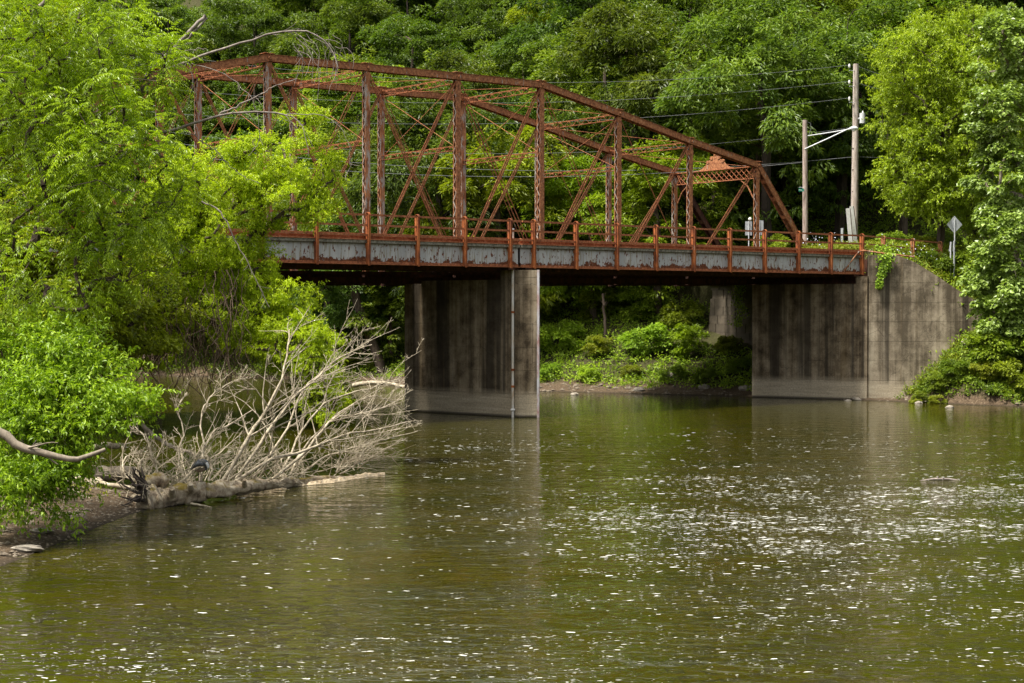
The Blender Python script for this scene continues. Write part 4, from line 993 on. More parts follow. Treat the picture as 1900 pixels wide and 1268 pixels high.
# ------------------------------------------------------------------ poles, lamp, wires, signs
def ground_below(px, Y): x = (px - 950) / FPX * Y; return np.array([x, Y, hz1(x, Y)])
tp = ground_below(1585, 119); top = np.array(P(1588, 119, 119))
up_ = empty('utility_pole', tp, 'tall weathered wooden utility pole carrying the wires and a grey transformer', 'utility pole')
m_ = MB(); m_.tube([tp + V3(-.05, 0, -1), tp + (top - tp) * .33 + V3(-.02, 0, 0), tp + (top - tp) * .66, top], [.27, .25, .22, .19], 12); m_.build('pole_shaft', M['pole_pale'], up_, True)
m_ = MB()
for py in (131, 160, 190):
    a = np.array(P(1587, py + 1, 118.9)); e_ = np.array(P(1576, py, 118.5)); m_.tube([a, e_], .025, 5)
m_.build('insulator_bracket', M['galv'], up_)
for py in (122, 152, 183):
    m_ = MB(); e_ = np.array(P(1576, py, 118.5)); m_.tube([e_ + V3(0, 0, -.16), e_ + V3(0, 0, -.02), e_ + V3(0, 0, .12)], [.05, .1, .05], 8); m_.build('insulator', M['white'], up_, True)
m_ = MB(); e_ = np.array(P(1600, 229, 118.6)); m_.tube([e_, e_ + V3(0, 0, .72)], .2, 12); m_.build('transformer', M['galv'], up_)
m_ = MB(); m_.tube([e_ + V3(.03, 0, .62), e_ + V3(.03, 0, .78), e_ + V3(.03, 0, .9)], [.05, .06, .03], 6); m_.build('bushing', M['white'], up_)
m_ = MB(); m_.box(e_ + V3(-.22, 0, .35), (.08, 0, 0), (0, .05, 0), (0, 0, .05)); m_.build('transformer_bracket', M['galv'], up_)
m_ = MB()
for i in range(14):
    z = tp[2] + 1.5 + i * .78; m_.box((tp[0] + .02 + (.2 if i % 2 else -.2), 118.86, z), (.045, 0, 0), (0, .05, 0), (0, 0, .02))
m_.build('climbing_spikes', M['rust_dark'], up_)
sp0 = ground_below(1495, 113); stop = np.array(P(1493.5, 223, 113))
sl_pole = empty('street_light', sp0, 'short brown wooden pole with a long double armed street lamp', 'street light')
m_ = MB(); m_.tube([sp0 + V3(0, 0, -1), (sp0 + stop) / 2, stop], [.22, .19, .16], 12); m_.build('pole_shaft', M['pole'], sl_pole, True)
m_ = MB(); h1 = np.array(P(1571, 241, 112.6)); m_.tube([P(1495, 253, 113), P(1535, 247, 112.8), h1], .038, 6); m_.tube([P(1493, 277, 112.85), P(1535, 258, 112.7), h1, P(1579, 238, 112.6)], .045, 6); m_.build('lamp_arm', M['galv'], sl_pole, True)
m_ = MB(); m_.tube([P(1574, 240.5, 112.6), P(1579, 238.5, 112.6), P(1584, 238, 112.6), P(1589, 238.5, 112.6), P(1592, 239, 112.6)], [.05, .10, .15, .13, .04], 10); m_.build('lamp_head', M['galv'], sl_pole, True)
m_ = MB(); m_.tube([P(1580, 241, 112.6), P(1584, 242.5, 112.6), P(1589, 241, 112.6)], [.03, .10, .03], 8); m_.build('lamp_lens', M['white'], sl_pole, True)
m_ = MB(); m_.tube([P(1499, 227, 113), P(1504, 229, 113), P(1505, 238, 113), P(1502, 248, 113), P(1500, 252, 113)], .014, 4); m_.build('service_loop', M['wire'], sl_pole)
# green street name sign on the short pole
sg = empty('street_sign', P(1487, 353, 112.8), 'small green street name plate fixed to the short wooden pole', 'sign')
m_ = MB(); c = np.array(P(1486.8, 353, 112.7)); m_.box(c, (.185, .03, 0), (0, .008, 0), (0, 0, .095)); m_.build('plate', M['green_sign'], sg)
def text(name, s, loc, size, rot, mt, par, ext=.003):
    cu = bpy.data.curves.new(name, 'FONT'); cu.body = s; cu.size = size; cu.extrude = ext; cu.align_x = 'CENTER'; cu.align_y = 'CENTER'
    tmp = bpy.data.objects.new(name, cu); COL.objects.link(tmp); dg = bpy.context.evaluated_depsgraph_get(); me = bpy.data.meshes.new_from_object(tmp.evaluated_get(dg))
    bpy.data.objects.remove(tmp); o = bpy.data.objects.new(name, me); COL.objects.link(o); me.materials.clear(); me.materials.append(mt)
    o.parent = par; o.location = Vector([float(q_) for q_ in loc]) - par.location; o.rotation_euler = rot; return o
text('lettering', 'MILL', c + V3(-.05, -.016, 0), .13, (R(90), 0, math.atan2(.03, .185)), M['white'], sg)
m_ = MB(); m_.tube([P(1482, 348, 112.7), P(1492, 348, 112.8)], .012, 5); m_.build('bracket', M['galv'], sg)
def catenary(a, b_, sag, n=26):
    a = np.array(a); b_ = np.array(b_); s = np.linspace(0, 1, n)[:, None]; return a + (b_ - a) * s - np.array([0, 0, 1.]) * (4 * sag * s * (1 - s))
def wire(label, pts_, r=.012):
    m_ = MB(); m_.tube(pts_, r, 5, False); o = m_.build('power_line', M['wire']); return tag(o, label, 'wire', 'wires strung over the river')
E_ = lambda px, py: P(px, py, 118.5)
wire('topmost wire from the tall utility pole over the truss', catenary(E_(1576, 121), P(160, 78, 118), 2.0))
wire('second wire down from the tall utility pole passing the flat top chord', catenary(E_(1576, 151), P(160, 150, 118), 1.6))
wire('third wire down from the tall pole crossing behind the sloping chord', catenary(E_(1576, 182), P(160, 196, 118), 1.6))
wire('thin wire reaching the tall pole level with the street lamp head', catenary(P(1586, 236, 119), P(160, 222, 119), 2.2))
wire('upper cable at portal crest height crossing both poles', catenary(P(2000, 300, 121), P(1588, 291, 119.3), .1), .016)
wire('long cable behind the truss at portal crest height', catenary(P(1588, 291, 119.3), P(160, 240, 119), 1.9), .017)
wire('lowest cable behind the truss at portal crest height', catenary(P(1494, 301, 113.3), P(160, 262, 118), 1.7), .015)
wire('short wire running right from the top of the tall pole', catenary(P(1588, 121, 119), P(1700, 145, 119), .3), .010)
wire('short wire running right from below the top of the tall pole', catenary(P(1588, 152, 119), P(1700, 168, 119), .3), .010)
# road signs seen from behind
def sign_back(label, px, py, Y, w_, h_, post_px, grp=None, tilt=0., diamond=False, name='road_sign'):
    c = np.array(P(px, py, Y)); g_ = ground_below(px, Y); r_ = empty(name, (c[0], c[1] + .05, g_[2]), label, 'sign', grp)
    m_ = MB(); s_ = (1, .15) ; a = np.array([s_[0], s_[1], 0]); a = a / np.linalg.norm(a)
    if diamond:
        b0 = a * w_ / 1.414; z_ = np.array([0, 0, h_ / 1.414]); m_.box(c, (b0 / 1.414 + z_ / 1.414) * .72, np.array([0, .008, 0]), (b0 / 1.414 - z_ / 1.414) * .72)
    else: m_.box(c, a * w_ / 2, np.array([0, .008, 0]), (math.sin(tilt) * h_ / 2, 0, math.cos(tilt) * h_ / 2))
    m_.build('panel', M['signback'], r_)
    m_ = MB(); pz = c + V3(0, -.035, 0); m_.box((pz + V3(0, 0, h_ * .52) + g_ + V3(0, 0, -.3)) / 2 * np.array([0, 0, 1]) + np.array([c[0], c[1] - .035, 0]), (.03, 0, 0), (0, .02, 0), (0, 0, (c[2] + h_ * .52 - g_[2] + .3) / 2)); m_.build('post', M['galv'], r_); return r_
sign_back('left pale rectangular sign back seen through the truss end post', 1389, 424, 118, .50, 1.0, 1389)
sign_back('right pale rectangular sign back seen through the truss end post', 1409, 423, 118, .60, 1.05, 1409)
g_ = np.array(P(1391.5, 407, 117.8)); bc = empty('warning_beacon', g_, 'small round cream lamp on top of the left sign behind the truss', 'lamp')
m_ = MB(); m_.tube([g_ + V3(0, -.09, 0), g_ + V3(0, -.05, 0), g_ + V3(0, .06, 0)], [.06, .13, .12], 12); m_.build('lamp_housing', M['white'], bc, True)
m_ = MB(); m_.tube([g_ + V3(0, 0, -.32), g_ + V3(0, 0, -.1)], .025, 6); m_.build('neck', M['galv'], bc)
sign_back('large bare metal diamond sign back on the right verge', 1771, 417, 108.4, .76, .80, 1771, diamond=True)
sign_back('narrow white marker plate under the diamond sign, left one', 1763.5, 458, 108.2, .13, .62, 1763, 'marker plates under the diamond sign', .15)
sign_back('narrow white marker plate under the diamond sign, right one', 1769.5, 457, 108.3, .11, .66, 1769, 'marker plates under the diamond sign', .1)
sign_back('short narrow metal marker left of the leaning white boards', 1562.5, 436, 114, .19, .9, 1562)
for (px0, py0, px1, py1, lb, Y) in ((1573, 387, 1580, 447, 'left shorter of the two leaning white boards by the tall pole', 116), (1579.5, 383, 1590, 441, 'right taller of the two leaning white boards by the tall pole', 116.3)):
    a = np.array(P(px0, py0, Y)); b_ = np.array(P(px1, py1, Y + .3)); b_[2] = min(b_[2], hz1(b_[0], b_[1]) + .1)
    r_ = empty('guard_board', b_, lb, 'board'); m_ = MB(); m_.bar(a, b_, .27, .05, (1, 0, 0)); m_.build('board', M['white'], r_)
    m_ = MB(); m_.bar(a + V3(.16, .02, 0), b_ + V3(.16, .02, 0), .06, .08, (1, 0, 0)); m_.build('edge_channel', M['rust_dark'], r_)

# ------------------------------------------------------------------ fallen tree, drift wood, heron
def noisy(pts_, n, amp, seed):
    r_ = random.Random(seed); pts_ = np.array([list(p) for p in pts_], float)
    u = np.linspace(0, len(pts_) - 1, n); i = np.clip(u.astype(int), 0, len(pts_) - 2); f = (u - i)[:, None]
    p0 = pts_[np.maximum(i - 1, 0)]; p1 = pts_[i]; p2 = pts_[i + 1]; p3 = pts_[np.minimum(i + 2, len(pts_) - 1)]
    q_ = .5 * ((2 * p1) + (-p0 + p2) * f + (2 * p0 - 5 * p1 + 4 * p2 - p3) * f ** 2 + (-p0 + 3 * p1 - 3 * p2 + p3) * f ** 3)
    q_[1:-1] += np.array([[r_.gauss(0, amp) for _ in range(3)] for _ in range(n - 2)]); return q_
def twigs(m_, path, r0, rnd, depth, lenf, up=.25, bend=.5, minr=.005, nside=(3, 6), start=.25):
    """side shoots along a path, each with its own shoots"""
    n = len(path); L = np.linalg.norm(np.diff(path, axis=0), axis=1).sum()
    for _ in range(rnd.randint(*nside)):
        s = rnd.uniform(start, .97); i = min(n - 2, int(s * (n - 1))); p = path[i]; t = path[i + 1] - path[i]; t = t / (np.linalg.norm(t) + 1e-9)
        side = np.array([rnd.gauss(0, 1), rnd.gauss(0, 1), rnd.gauss(0, 1)]); side -= t * side.dot(t); side /= np.linalg.norm(side) + 1e-9
        d = t * rnd.uniform(.5, 1.0) + side * rnd.uniform(.4, .9) + np.array([0, 0, up * rnd.uniform(0, 1)]); d /= np.linalg.norm(d)
        ll = L * lenf * rnd.uniform(.5, 1.1) * (1.15 - s * .6); k = 6; q_ = [p]; cur = d
        bd = np.array([rnd.gauss(0, 1), rnd.gauss(0, 1), rnd.gauss(0, .6) + up]) * bend / k
        for j in range(k):
            cur = cur + bd + np.array([rnd.gauss(0, .07) for _ in range(3)]); cur /= np.linalg.norm(cur); q_.append(q_[-1] + cur * ll / k)
        q_ = np.array(q_); r1 = max(minr, r0 * (1 - s * .6) * rnd.uniform(.35, .55)); m_.tube(q_, np.linspace(r1, minr * .8, len(q_)), 4 if depth < 2 else 5, False)
        if depth > 0: twigs(m_, q_, r1, rnd, depth - 1, lenf * .95, up, bend, minr, (2, 4), .15)
ft_ = empty('fallen_tree', P(420, 905, 50), 'fallen dead tree with mossy log and bare branches lying from left bank into river', 'dead tree')
LY = lambda px: np.interp(px, [180, 300, 420, 560, 700], [47.5, 47.6, 49.5, 53.6, 57.4])
logp = noisy([P(262, 930, 47.7), P(300, 926, 48.1), P(350, 914, 48.8), P(410, 909, 49.8), P(480, 901, 51.6), P(560, 893, 54), P(640, 887, 56.2)], 40, .015, 1)
lrad = np.interp(np.linspace(0, 1, 40), [0, .08, .2, .35, .5, .7, 1], [.43, .36, .30, .28, .24, .17, .07]) * (1 + .09 * np.sin(np.arange(40) * 1.7) + .06 * np.sin(np.arange(40) * .6))
logp = noisy(logp, 110, .006, 3); lrad = np.interp(np.linspace(0, 1, 110), np.linspace(0, 1, 40), lrad)
m_ = MB(); m_.tube(logp, lrad, 22); vv = m_.v[0]; cc_ = np.repeat(logp, 22, 0); dv = vv - cc_; an_ = np.tile(np.arange(22), 110) * 2 * math.pi / 22; ln_ = np.repeat(np.arange(110), 22) / 110.
kk_ = 1 + .10 * np.sin(an_ * 3 + ln_ * 14) + .08 * np.sin(an_ * 5 - ln_ * 31 + 1) + .07 * np.sin(an_ * 2 + ln_ * 47) + .10 * (np.sin(an_ * 7 + ln_ * 9) > .6) + np.random.default_rng(4).normal(0, .035, len(vv))
m_.v[0] = cc_ + dv * kk_[:, None]; o = m_.build('trunk', M['log'], ft_, True)
for kx, rk in ((318, .10), (352, .09), (452, .07)):
    c = np.array(P(kx, np.interp(kx, [300, 350, 410, 480], [918, 905, 901, 894]), float(LY(kx)) - .25)); m_ = MB(); m_.tube([c + V3(0, .2, -.1), c + V3(.02, -.03, .04), c + V3(.05, -.12, .12)], [rk * 1.3, rk, rk * .75], 9); m_.build('knot', M['log'], ft_, True)
m_ = MB(); rr = random.Random(5)   # torn root end
rc = logp[0]
for i in range(34):
    a = rr.uniform(0, 6.28); d = np.array([-.75 + rr.uniform(-.2, .5), math.cos(a) * .8, math.sin(a) * .75]); d /= np.linalg.norm(d); st = rc + np.array([.15, math.cos(a) * .35, math.sin(a) * .35])
    m_.tube(noisy([st, st + d * .3, st + d * .6 + V3(rr.gauss(0, .12), rr.gauss(0, .12), rr.gauss(0, .12))], 6, .02, i), np.linspace(rr.uniform(.05, .11), .015, 6), 5)
m_.build('roots', M['bark_dark'], ft_)
m_ = MB(); m_.tube(noisy([P(262, 905, 48.2), P(280, 893, 48.3), P(300, 890, 48.4), P(308, 899, 48.4)], 9, .02, 8), [.20, .26, .25, .2, .22, .2, .18, .2, .15], 10); m_.build('burl', M['log'], ft_, True)
prim = [([(412, 895), (463, 810), (488, 768), (522, 705), (535, 642), (537, 612)], 50.3, 53, .11), ([(438, 890), (497, 802), (539, 743), (590, 700), (631, 663), (690, 640)], 51, 55, .10), ([(421, 903), (505, 852), (568, 836), (631, 810), (700, 797), (770, 781)], 50.5, 57, .10),
        ([(505, 890), (568, 836), (619, 777), (674, 768), (750, 739)], 52.5, 57, .09), ([(470, 890), (530, 800), (560, 730), (600, 690), (660, 655)], 52, 57, .07), ([(371, 895), (376, 853), (379, 827), (400, 800), (421, 790), (470, 760)], 49.8, 51, .08),
        ([(379, 827), (372, 780), (385, 742), (420, 715), (460, 700)], 50, 52, .045), ([(295, 907), (290, 870), (272, 819), (255, 798), (240, 775)], 48.4, 49.5, .06), ([(278, 899), (240, 889), (227, 868), (236, 848), (262, 838)], 48.3, 50, .075), ([(272, 905), (258, 885), (256, 862), (270, 852), (290, 855)], 48.6, 50, .06),
        ([(388, 893), (393, 868), (386, 858), (372, 852)], 49.7, 50.2, .07), ([(330, 900), (352, 880), (372, 862), (410, 840), (450, 800)], 49, 52, .06), ([(560, 880), (600, 850), (660, 830), (720, 815), (775, 800)], 54, 60, .06), ([(520, 885), (560, 800), (610, 745), (690, 720), (745, 700)], 53, 59, .065),
        ([(540, 880), (575, 820), (640, 760), (700, 735), (760, 765)], 54, 58, .055), ([(480, 888), (500, 840), (505, 780), (480, 730), (440, 715)], 52, 51, .05), ([(345, 895), (330, 850), (340, 800), (330, 760), (345, 730)], 49.5, 50.5, .045), ([(630, 880), (662, 860), (672, 840), (690, 822)], 56, 57, .05)]
m_ = MB(); rr = random.Random(12)
for pl_, y0, y1, r0 in prim:
    r0 *= .64; n = len(pl_); pth = noisy([P(p[0], p[1], y0 + (y1 - y0) * i / (n - 1)) for i, p in enumerate(pl_)], 16, .02, int(r0 * 1000))
    m_.tube(pth, np.linspace(r0, .014, 16), 7, False); twigs(m_, pth, r0, rr, 2, .46, .3, .6, .0062, (9, 13))
m_.build('branches', M['dead'], ft_, True)
m_ = MB(); rr = random.Random(14)   # thicket of fine low twigs behind the log
for i in range(105):
    px = rr.uniform(230, 680); st = np.array(P(px, 893, LY(px) + (rr.uniform(1.6, 2.8) if 325 < px < 405 else rr.uniform(.3, 2.2)))); st[2] = rr.uniform(.1, .4); d = np.array([rr.gauss(.35, .5), rr.gauss(.2, .4), rr.uniform(.3, 1.1)]); d /= np.linalg.norm(d); ll = rr.uniform(.8, 2.3)
    pth = noisy([st, st + d * ll * .5, st + d * ll + np.array([rr.gauss(.2, .3), rr.gauss(0, .3), rr.gauss(-.1, .3)])], 7, .02, i); r0 = rr.uniform(.012, .026); m_.tube(pth, np.linspace(r0, .007, 7), 4, False); twigs(m_, pth, r0, rr, 1, .55, .25, .7, .006, (3, 6))
m_.build('thicket', M['dead'], ft_)
# raft of foam and litter held by the log
m_ = MB(); rr = random.Random(2); n = 60; pu = []; 
for i in range(n + 1):
    s = i / n; px = 440 + s * 275; c = np.array(P(px, np.interp(px, [420, 520, 620, 660, 710], [921, 905, 896, 889, 881.5]), 50)); k = (HC) / (HC - c[2]); c = np.array([0, 0, HC]) + (c - np.array([0, 0, HC])) * k
    wd = np.interp(s, [0, .15, .7, .85, 1], [.1, .35, .55, .8, .05]); pu.append((c, wd))
v = []; f = []
for i, (c, wd) in enumerate(pu):
    j = rr.uniform(-.05, .05)
    v += [c + V3(0, -.02 + j, .004), c + V3(-.02, wd * .35 + j, .06 + rr.uniform(0, .05)), c + V3(-.05, wd * .7, .07 + rr.uniform(0, .06)), c + V3(-.1, wd + .2, .01)]
    if i: f += [[4 * i - 4 + k, 4 * i + k, 4 * i + k + 1, 4 * i - 3 + k] for k in range(3)]
m_.add(v, f); o = m_.build('foam_raft', M['foam']); tag(o, 'strip of beige foam and litter drifting along the fallen log', 'foam', kind='stuff')
# loose drift logs and sticks on the shore
def drift(label, pl_, Ys, r0, r1, mt='dead', name='driftwood', stubs=0):
    pts_ = [np.array(P(p[0], p[1], y_)) for p, y_ in zip(pl_, Ys)]; o_ = empty(name, pts_[0], label, 'driftwood'); m_ = MB(); q_ = noisy(pts_, 14, r0 * .12, len(label)); m_.tube(q_, np.linspace(r0, r1, 14), 9); m_.build('log', M[mt], o_, True)
    if stubs:
        m_ = MB(); rr_ = random.Random(len(label)); twigs(m_, q_, r0, rr_, 1, .3, .3, .5, .008, (stubs, stubs + 1)); m_.build('stub', M[mt], o_)
    return o_
drift('pale stick lying on the gravel left of the orange can', [(120, 900), (165, 928), (210, 938), (262, 942)], [47.5, 47.5, 47.6, 47.8], .07, .05, stubs=2)
drift('bent branch behind the torn root end', [(185, 897), (225, 903), (270, 911), (300, 910)], [49.6, 49.4, 49.2, 49], .07, .05, stubs=3)
drift('straight stick at the water edge below the torn roots', [(195, 945), (230, 949), (262, 952)], [46.9, 46.9, 47.], .05, .035)
drift('thin dark stick lying at the shore in the lower left', [(55, 1005), (90, 1011), (120, 1017)], [40.4, 40.3, 40.3], .03, .02, 'dead_grey')
drift('short pale stick floating in front of the log', [(354, 935), (374, 938), (393, 942)], [48.2, 48.1, 47.9], .04, .02)
drift('large bleached log on the mud behind the sapling', [(118, 900), (150, 896), (183, 899)], [50.5, 50.5, 50.5], .22, .20)
drift('thick grey log standing in the inlet behind the fallen tree', [(180, 880), (215, 878), (250, 880)], [53.5, 53.5, 53.5], .26, .22, 'bark_pale')
drift('bleached plank like log by the inlet', [(170, 829), (200, 827), (234, 829)], [58, 58, 58], .12, .1)
drift('long dark leaning branch in the inlet behind the roots', [(256, 775), (275, 800), (310, 825), (360, 843)], [56, 55.5, 54.5, 53.5], .09, .05, 'bark_pale', stubs=3)
drift('dead limb reaching out of the left trees low over the bank', [(-40, 792), (0, 803), (35, 826), (75, 841), (120, 850), (160, 848), (195, 834)], [39, 39, 39, 39, 39.1, 39.3, 39.5], .13, .045, 'bark_pale', 'dead_limb', 2)
drift('bare pale log stranded on the bank left of the pier', [(655, 716), (700, 710), (752, 718)], [119, 118, 116], .18, .1, stubs=3)
# heron
hp0 = np.array(P(370, 893, 48.95)); hr = empty('heron', hp0, 'grey heron standing hunched on the log with its head bent down', 'bird')
feather = simple('slate_feathers', (.045, .05, .055), (.12, .125, .13), 14, .7, (1, 1, 1), .3); pale_f = simple('pale_feathers', (.55, .55, .55), (.75, .75, .74), 9, .7, bmp=0); brown_f = simple('brown_neck_feathers', (.13, .09, .06), (.25, .18, .12), 12, .8, bmp=.2)
HP = lambda px, py, dy=0.: np.array(P(px, py, 48.95 + dy))
m_ = MB(); body = noisy([HP(353, 871), HP(358, 867), HP(364, 862), HP(371, 859), HP(378, 859), HP(383, 862), HP(384, 867), HP(381.5, 871), HP(381, 873)], 26, 0, 1)
br = np.interp(np.linspace(0, 1, 26), [0, .15, .35, .55, .7, .8, .9, 1], [.01, .06, .105, .115, .085, .06, .045, .035]); m_.tube(body, br, 14); m_.build('body', feather, hr, True)
m_ = MB(); nk = noisy([HP(380, 860, -.05), HP(384, 861, -.06), HP(386, 866, -.07), HP(385.5, 870, -.07)], 9, 0, 1); m_.tube(nk, [.03, .045, .05, .048, .042, .036, .03, .022, .012], 10); m_.build('head_plume', pale_f, hr, True)
m_ = MB(); m_.tube([HP(385.5, 869, -.07), HP(385, 874, -.07), HP(384, 879, -.07)], [.022, .012, .003], 6); m_.build('beak', M['dead'], hr, True)
m_ = MB(); wg = noisy([HP(356, 868, -.09), HP(364, 863, -.11), HP(372, 861, -.11), HP(377, 864, -.1)], 10, 0, 2); m_.tube(wg, [.008, .03, .045, .055, .06, .06, .06, .055, .045, .02], 10); m_.build('wing', feather, hr, True)
m_ = MB(); m_.tube([HP(362, 872), HP(368, 873), HP(376, 872), HP(382, 869)], [.04, .06, .06, .04], 10); m_.build('belly', brown_f, hr, True)
for px, dy in ((367.5, .03), (372, -.03)):
    m_ = MB(); m_.tube([HP(px, 872, dy), HP(px + .3, 880, dy), HP(px + 1, 881.5, dy), HP(px + .6, 893, dy)], [.018, .012, .014, .009], 6)
    ftp = HP(px + .6, 893, dy)
    for a in (-.6, 0, .6, 3.1): m_.tube([ftp, ftp + V3(math.cos(a) * .09, math.sin(a) * .09 - .0, -.01)], [.007, .004], 4)
    m_.build('leg', M['bark'], hr)
# litter
cu = np.array(P(190, 943, 47.0)); cn = empty('drink_can', cu, 'small crushed orange can on the muddy shore', 'can'); om = simple('orange_print', (.55, .13, .02), (.7, .2, .03), 9, .4, bmp=0)
m_ = MB(); m_.tube([cu + V3(-.07, 0, -.03), cu + V3(0, .01, 0), cu + V3(.06, .02, .03)], [.055, .048, .055], 12); m_.build('can_body', om, cn, True)
m_ = MB(); m_.tube([cu + V3(.06, .02, .03), cu + V3(.075, .022, .037)], [.055, .045], 12); m_.build('can_lid', M['signback'], cn)
cu = np.array(P(193, 957, 46.2)); ym = simple('yellow_plastic', (.6, .4, .02), (.7, .5, .05), 9, .4, bmp=0); m_ = MB(); m_.tube([cu, cu + V3(.04, 0, .04), cu + V3(.05, 0, .06)], [.035, .05, .03], 10); tag(m_.build('plastic_scrap', ym, None, True), 'tiny yellow plastic piece at the water edge below the orange can', 'litter')
cu = np.array(P(228, 952, 46.9)); rm = simple('red_plastic', (.5, .03, .02), (.6, .05, .03), 9, .4, bmp=0); m_ = MB(); m_.tube([cu, cu + V3(.06, 0, .02), cu + V3(.12, 0, .02)], [.02, .035, .02], 10); tag(m_.build('plastic_scrap', rm, None, True), 'tiny red plastic piece on the water beside the floating sticks', 'litter')

# ------------------------------------------------------------------ bare branches reaching over from the left
DBK = .7
db = empty('dead_branches', P(270, 180, 46), 'bare grey dead tree limbs reaching right in front of the truss', 'dead tree')
dprim = [([(150, 330), (230, 200), (274, 137), (308, 104), (350, 62), (381, 28)], 46, .10, .05), ([(308, 104), (345, 75), (384, 34)], 46, .05, .03),
         ([(200, 215), (293, 142), (341, 118), (393, 97), (454, 78), (511, 62), (568, 59), (605, 80), (624, 109), (622, 150)], 45.5, .07, .008), ([(180, 330), (272, 258), (331, 239), (407, 213), (473, 208), (530, 213), (560, 235), (572, 290)], 45, .075, .008),
         ([(407, 213), (464, 185), (506, 163), (551, 147)], 45, .035, .008), ([(284, 62), (327, 88), (352, 120), (358, 160), (345, 200)], 45.5, .028, .008), ([(355, 118), (420, 140), (470, 190), (480, 260), (460, 290)], 45.5, .02, .006), ([(530, 213), (600, 215), (640, 250), (650, 300), (640, 330)], 45, .016, .005),
         ([(374, 374), (410, 395), (430, 435), (450, 470), (480, 530), (500, 570)], 57, .045, .012), ([(340, 240), (400, 280), (440, 320), (480, 340)], 45, .022, .006), ([(322, 112), (345, 95), (383, 90)], 45.8, .03, .01), ([(80, 60), (60, 30), (110, -20)], 44, .09, .06)]
m_ = MB(); rr = random.Random(77)
for pl_, Yd, r0, r1 in dprim:
    r0 *= DBK; m_ = MB(); pth = noisy([P(p[0], p[1], Yd) for p in pl_], 22, .018, int(r0 * 999)); m_.tube(pth, np.linspace(r0, r1, 22), 6)
    twigs(m_, pth, min(r0, .03), rr, 1, .16, -.35, .5, .005, (5, 9), .35); m_.build('limb', M['dead_grey'], db, True)
m_ = MB()
pe = np.array(P(600, 85, 45.5))
for i in range(22):   # drooping fan of fine twigs
    st = np.array(P(rr.uniform(545, 622), rr.uniform(60, 100), 45.5)); e_ = st + np.array([rr.uniform(-.1, .55), rr.gauss(0, .3), -rr.uniform(.5, 1.5)]); md = (st + e_) / 2 + np.array([rr.uniform(.05, .3), 0, .15]); m_.tube(noisy([st, md, e_], 7, .02, i), np.linspace(.010, .004, 7), 4, False)
m_.build('twig_fan', M['dead_grey'], db, True)
# hanging vines under the left trees
vn = empty('hanging_vines', P(340, 600, 63), 'curtain of bare brown vines hanging over the inlet beneath the lime green tree', 'vines')
m_ = MB(); rr = random.Random(8)
for i in range(95):
    px = rr.uniform(235, 465); yd = rr.uniform(57, 61); y0 = rr.uniform(490, 580); y1 = rr.uniform(640, 735); k = 6
    m_.tube(noisy([P(px + rr.gauss(0, 9) * (j > 0), y0 + (y1 - y0) * j / k, yd + rr.gauss(0, .2)) for j in range(k + 1)], 14, .03, i), rr.uniform(.008, .02), 4, False)
for i in range(26):
    a = rr.uniform(240, 440); m_.tube(noisy([P(a, rr.uniform(560, 640), 63), P(a + rr.uniform(15, 45), rr.uniform(640, 715), 63), P(a + rr.uniform(50, 120), rr.uniform(560, 660), 63)], 12, .05, i), .013, 4, False)
m_.build('vine_stems', M['vine'], vn)
# leaning trunks in the shade of the far bank, left of the pier
for lb, pts_, Y, r in (('thick leaning grey trunk on the far bank left of the pier', [(645, 500), (657, 540), (672, 590), (700, 660), (710, 700)], 131, .42), ('thin dark dead trunk on the far bank right of the pier', [(1119, 545), (1120, 570), (1122, 600), (1124, 628)], 123, .13), ('slim leaning trunk beside the thick leaning one', [(655, 560), (668, 620), (688, 690)], 133, .2)):
    q_ = noisy([P(a, b_, Y) for a, b_ in pts_], 12, .03, 4); r_ = empty('bare_trunk', q_[-1], lb, 'tree trunk'); m_ = MB(); m_.tube(q_, np.linspace(r * .75, r, 12), 9); m_.build('trunk', M['bark'], r_, True)
    m_ = MB(); twigs(m_, q_[::-1], r * .4, random.Random(3), 1, .35, .2, .4, .02, (5, 7), .3); m_.build('branch', M['bark'], r_)
# multi-stemmed thin trunks beside the tall pole
# ------------------------------------------------------------------ stones
m_ = MB(); rr = random.Random(31)
def rock_mesh(seed):
    r_ = np.random.default_rng(seed); u = []; n1, n2 = 7, 9
    for i in range(n1 + 1):
        for j in range(n2):
            th = math.pi * i / n1; ph = 2 * math.pi * j / n2; u.append((math.sin(th) * math.cos(ph), math.sin(th) * math.sin(ph), math.cos(th)))
    u = np.array(u); k = 1 + .16 * np.sin(u @ r_.normal(size=3) * 2.6 + 1) + .13 * np.sin(u @ r_.normal(size=3) * 4.1); u = u * k[:, None]; u[:, 2] *= .62
    f = [[i * n2 + j, i * n2 + (j + 1) % n2, (i + 1) * n2 + (j + 1) % n2, (i + 1) * n2 + j] for i in range(n1) for j in range(n2)]; mm = MB(); mm.add(u, f); return mm.mesh('stone', M['rock'], False)
RM = [rock_mesh(s) for s in (1, 2, 3, 4)]
ROCKS = [(1705, 749, .25, 'pale stone at the water edge left of the biggest shore stone'), (1763, 757, .28, 'small dark stone just off the right shore'), (1802, 744, .55, 'biggest pale stone on the right shore'), (1832, 737, .5, 'flat stone under the bushes on the right bank'), (1888, 745, .55, 'pale stone at the right edge of the shore'), (1590, 743, .3, 'stone at the abutment foot'), (1575, 744, .22, 'small stone left of the one at the abutment foot'), (1240, 727, .45, 'upright dark stone on the far gravel shore'), (1185, 730, .4, 'flat stone on the far shore midway'), (1307, 731, .35, 'dark stone on the far shore near the abutment'), (1130, 710, .5, 'pale boulder above the far shore right of the pier'), (1388, 733, .5, 'dark stones touching the abutment corner'), (1066, 733, .3, 'dark stone at the waterline right of the pier')]
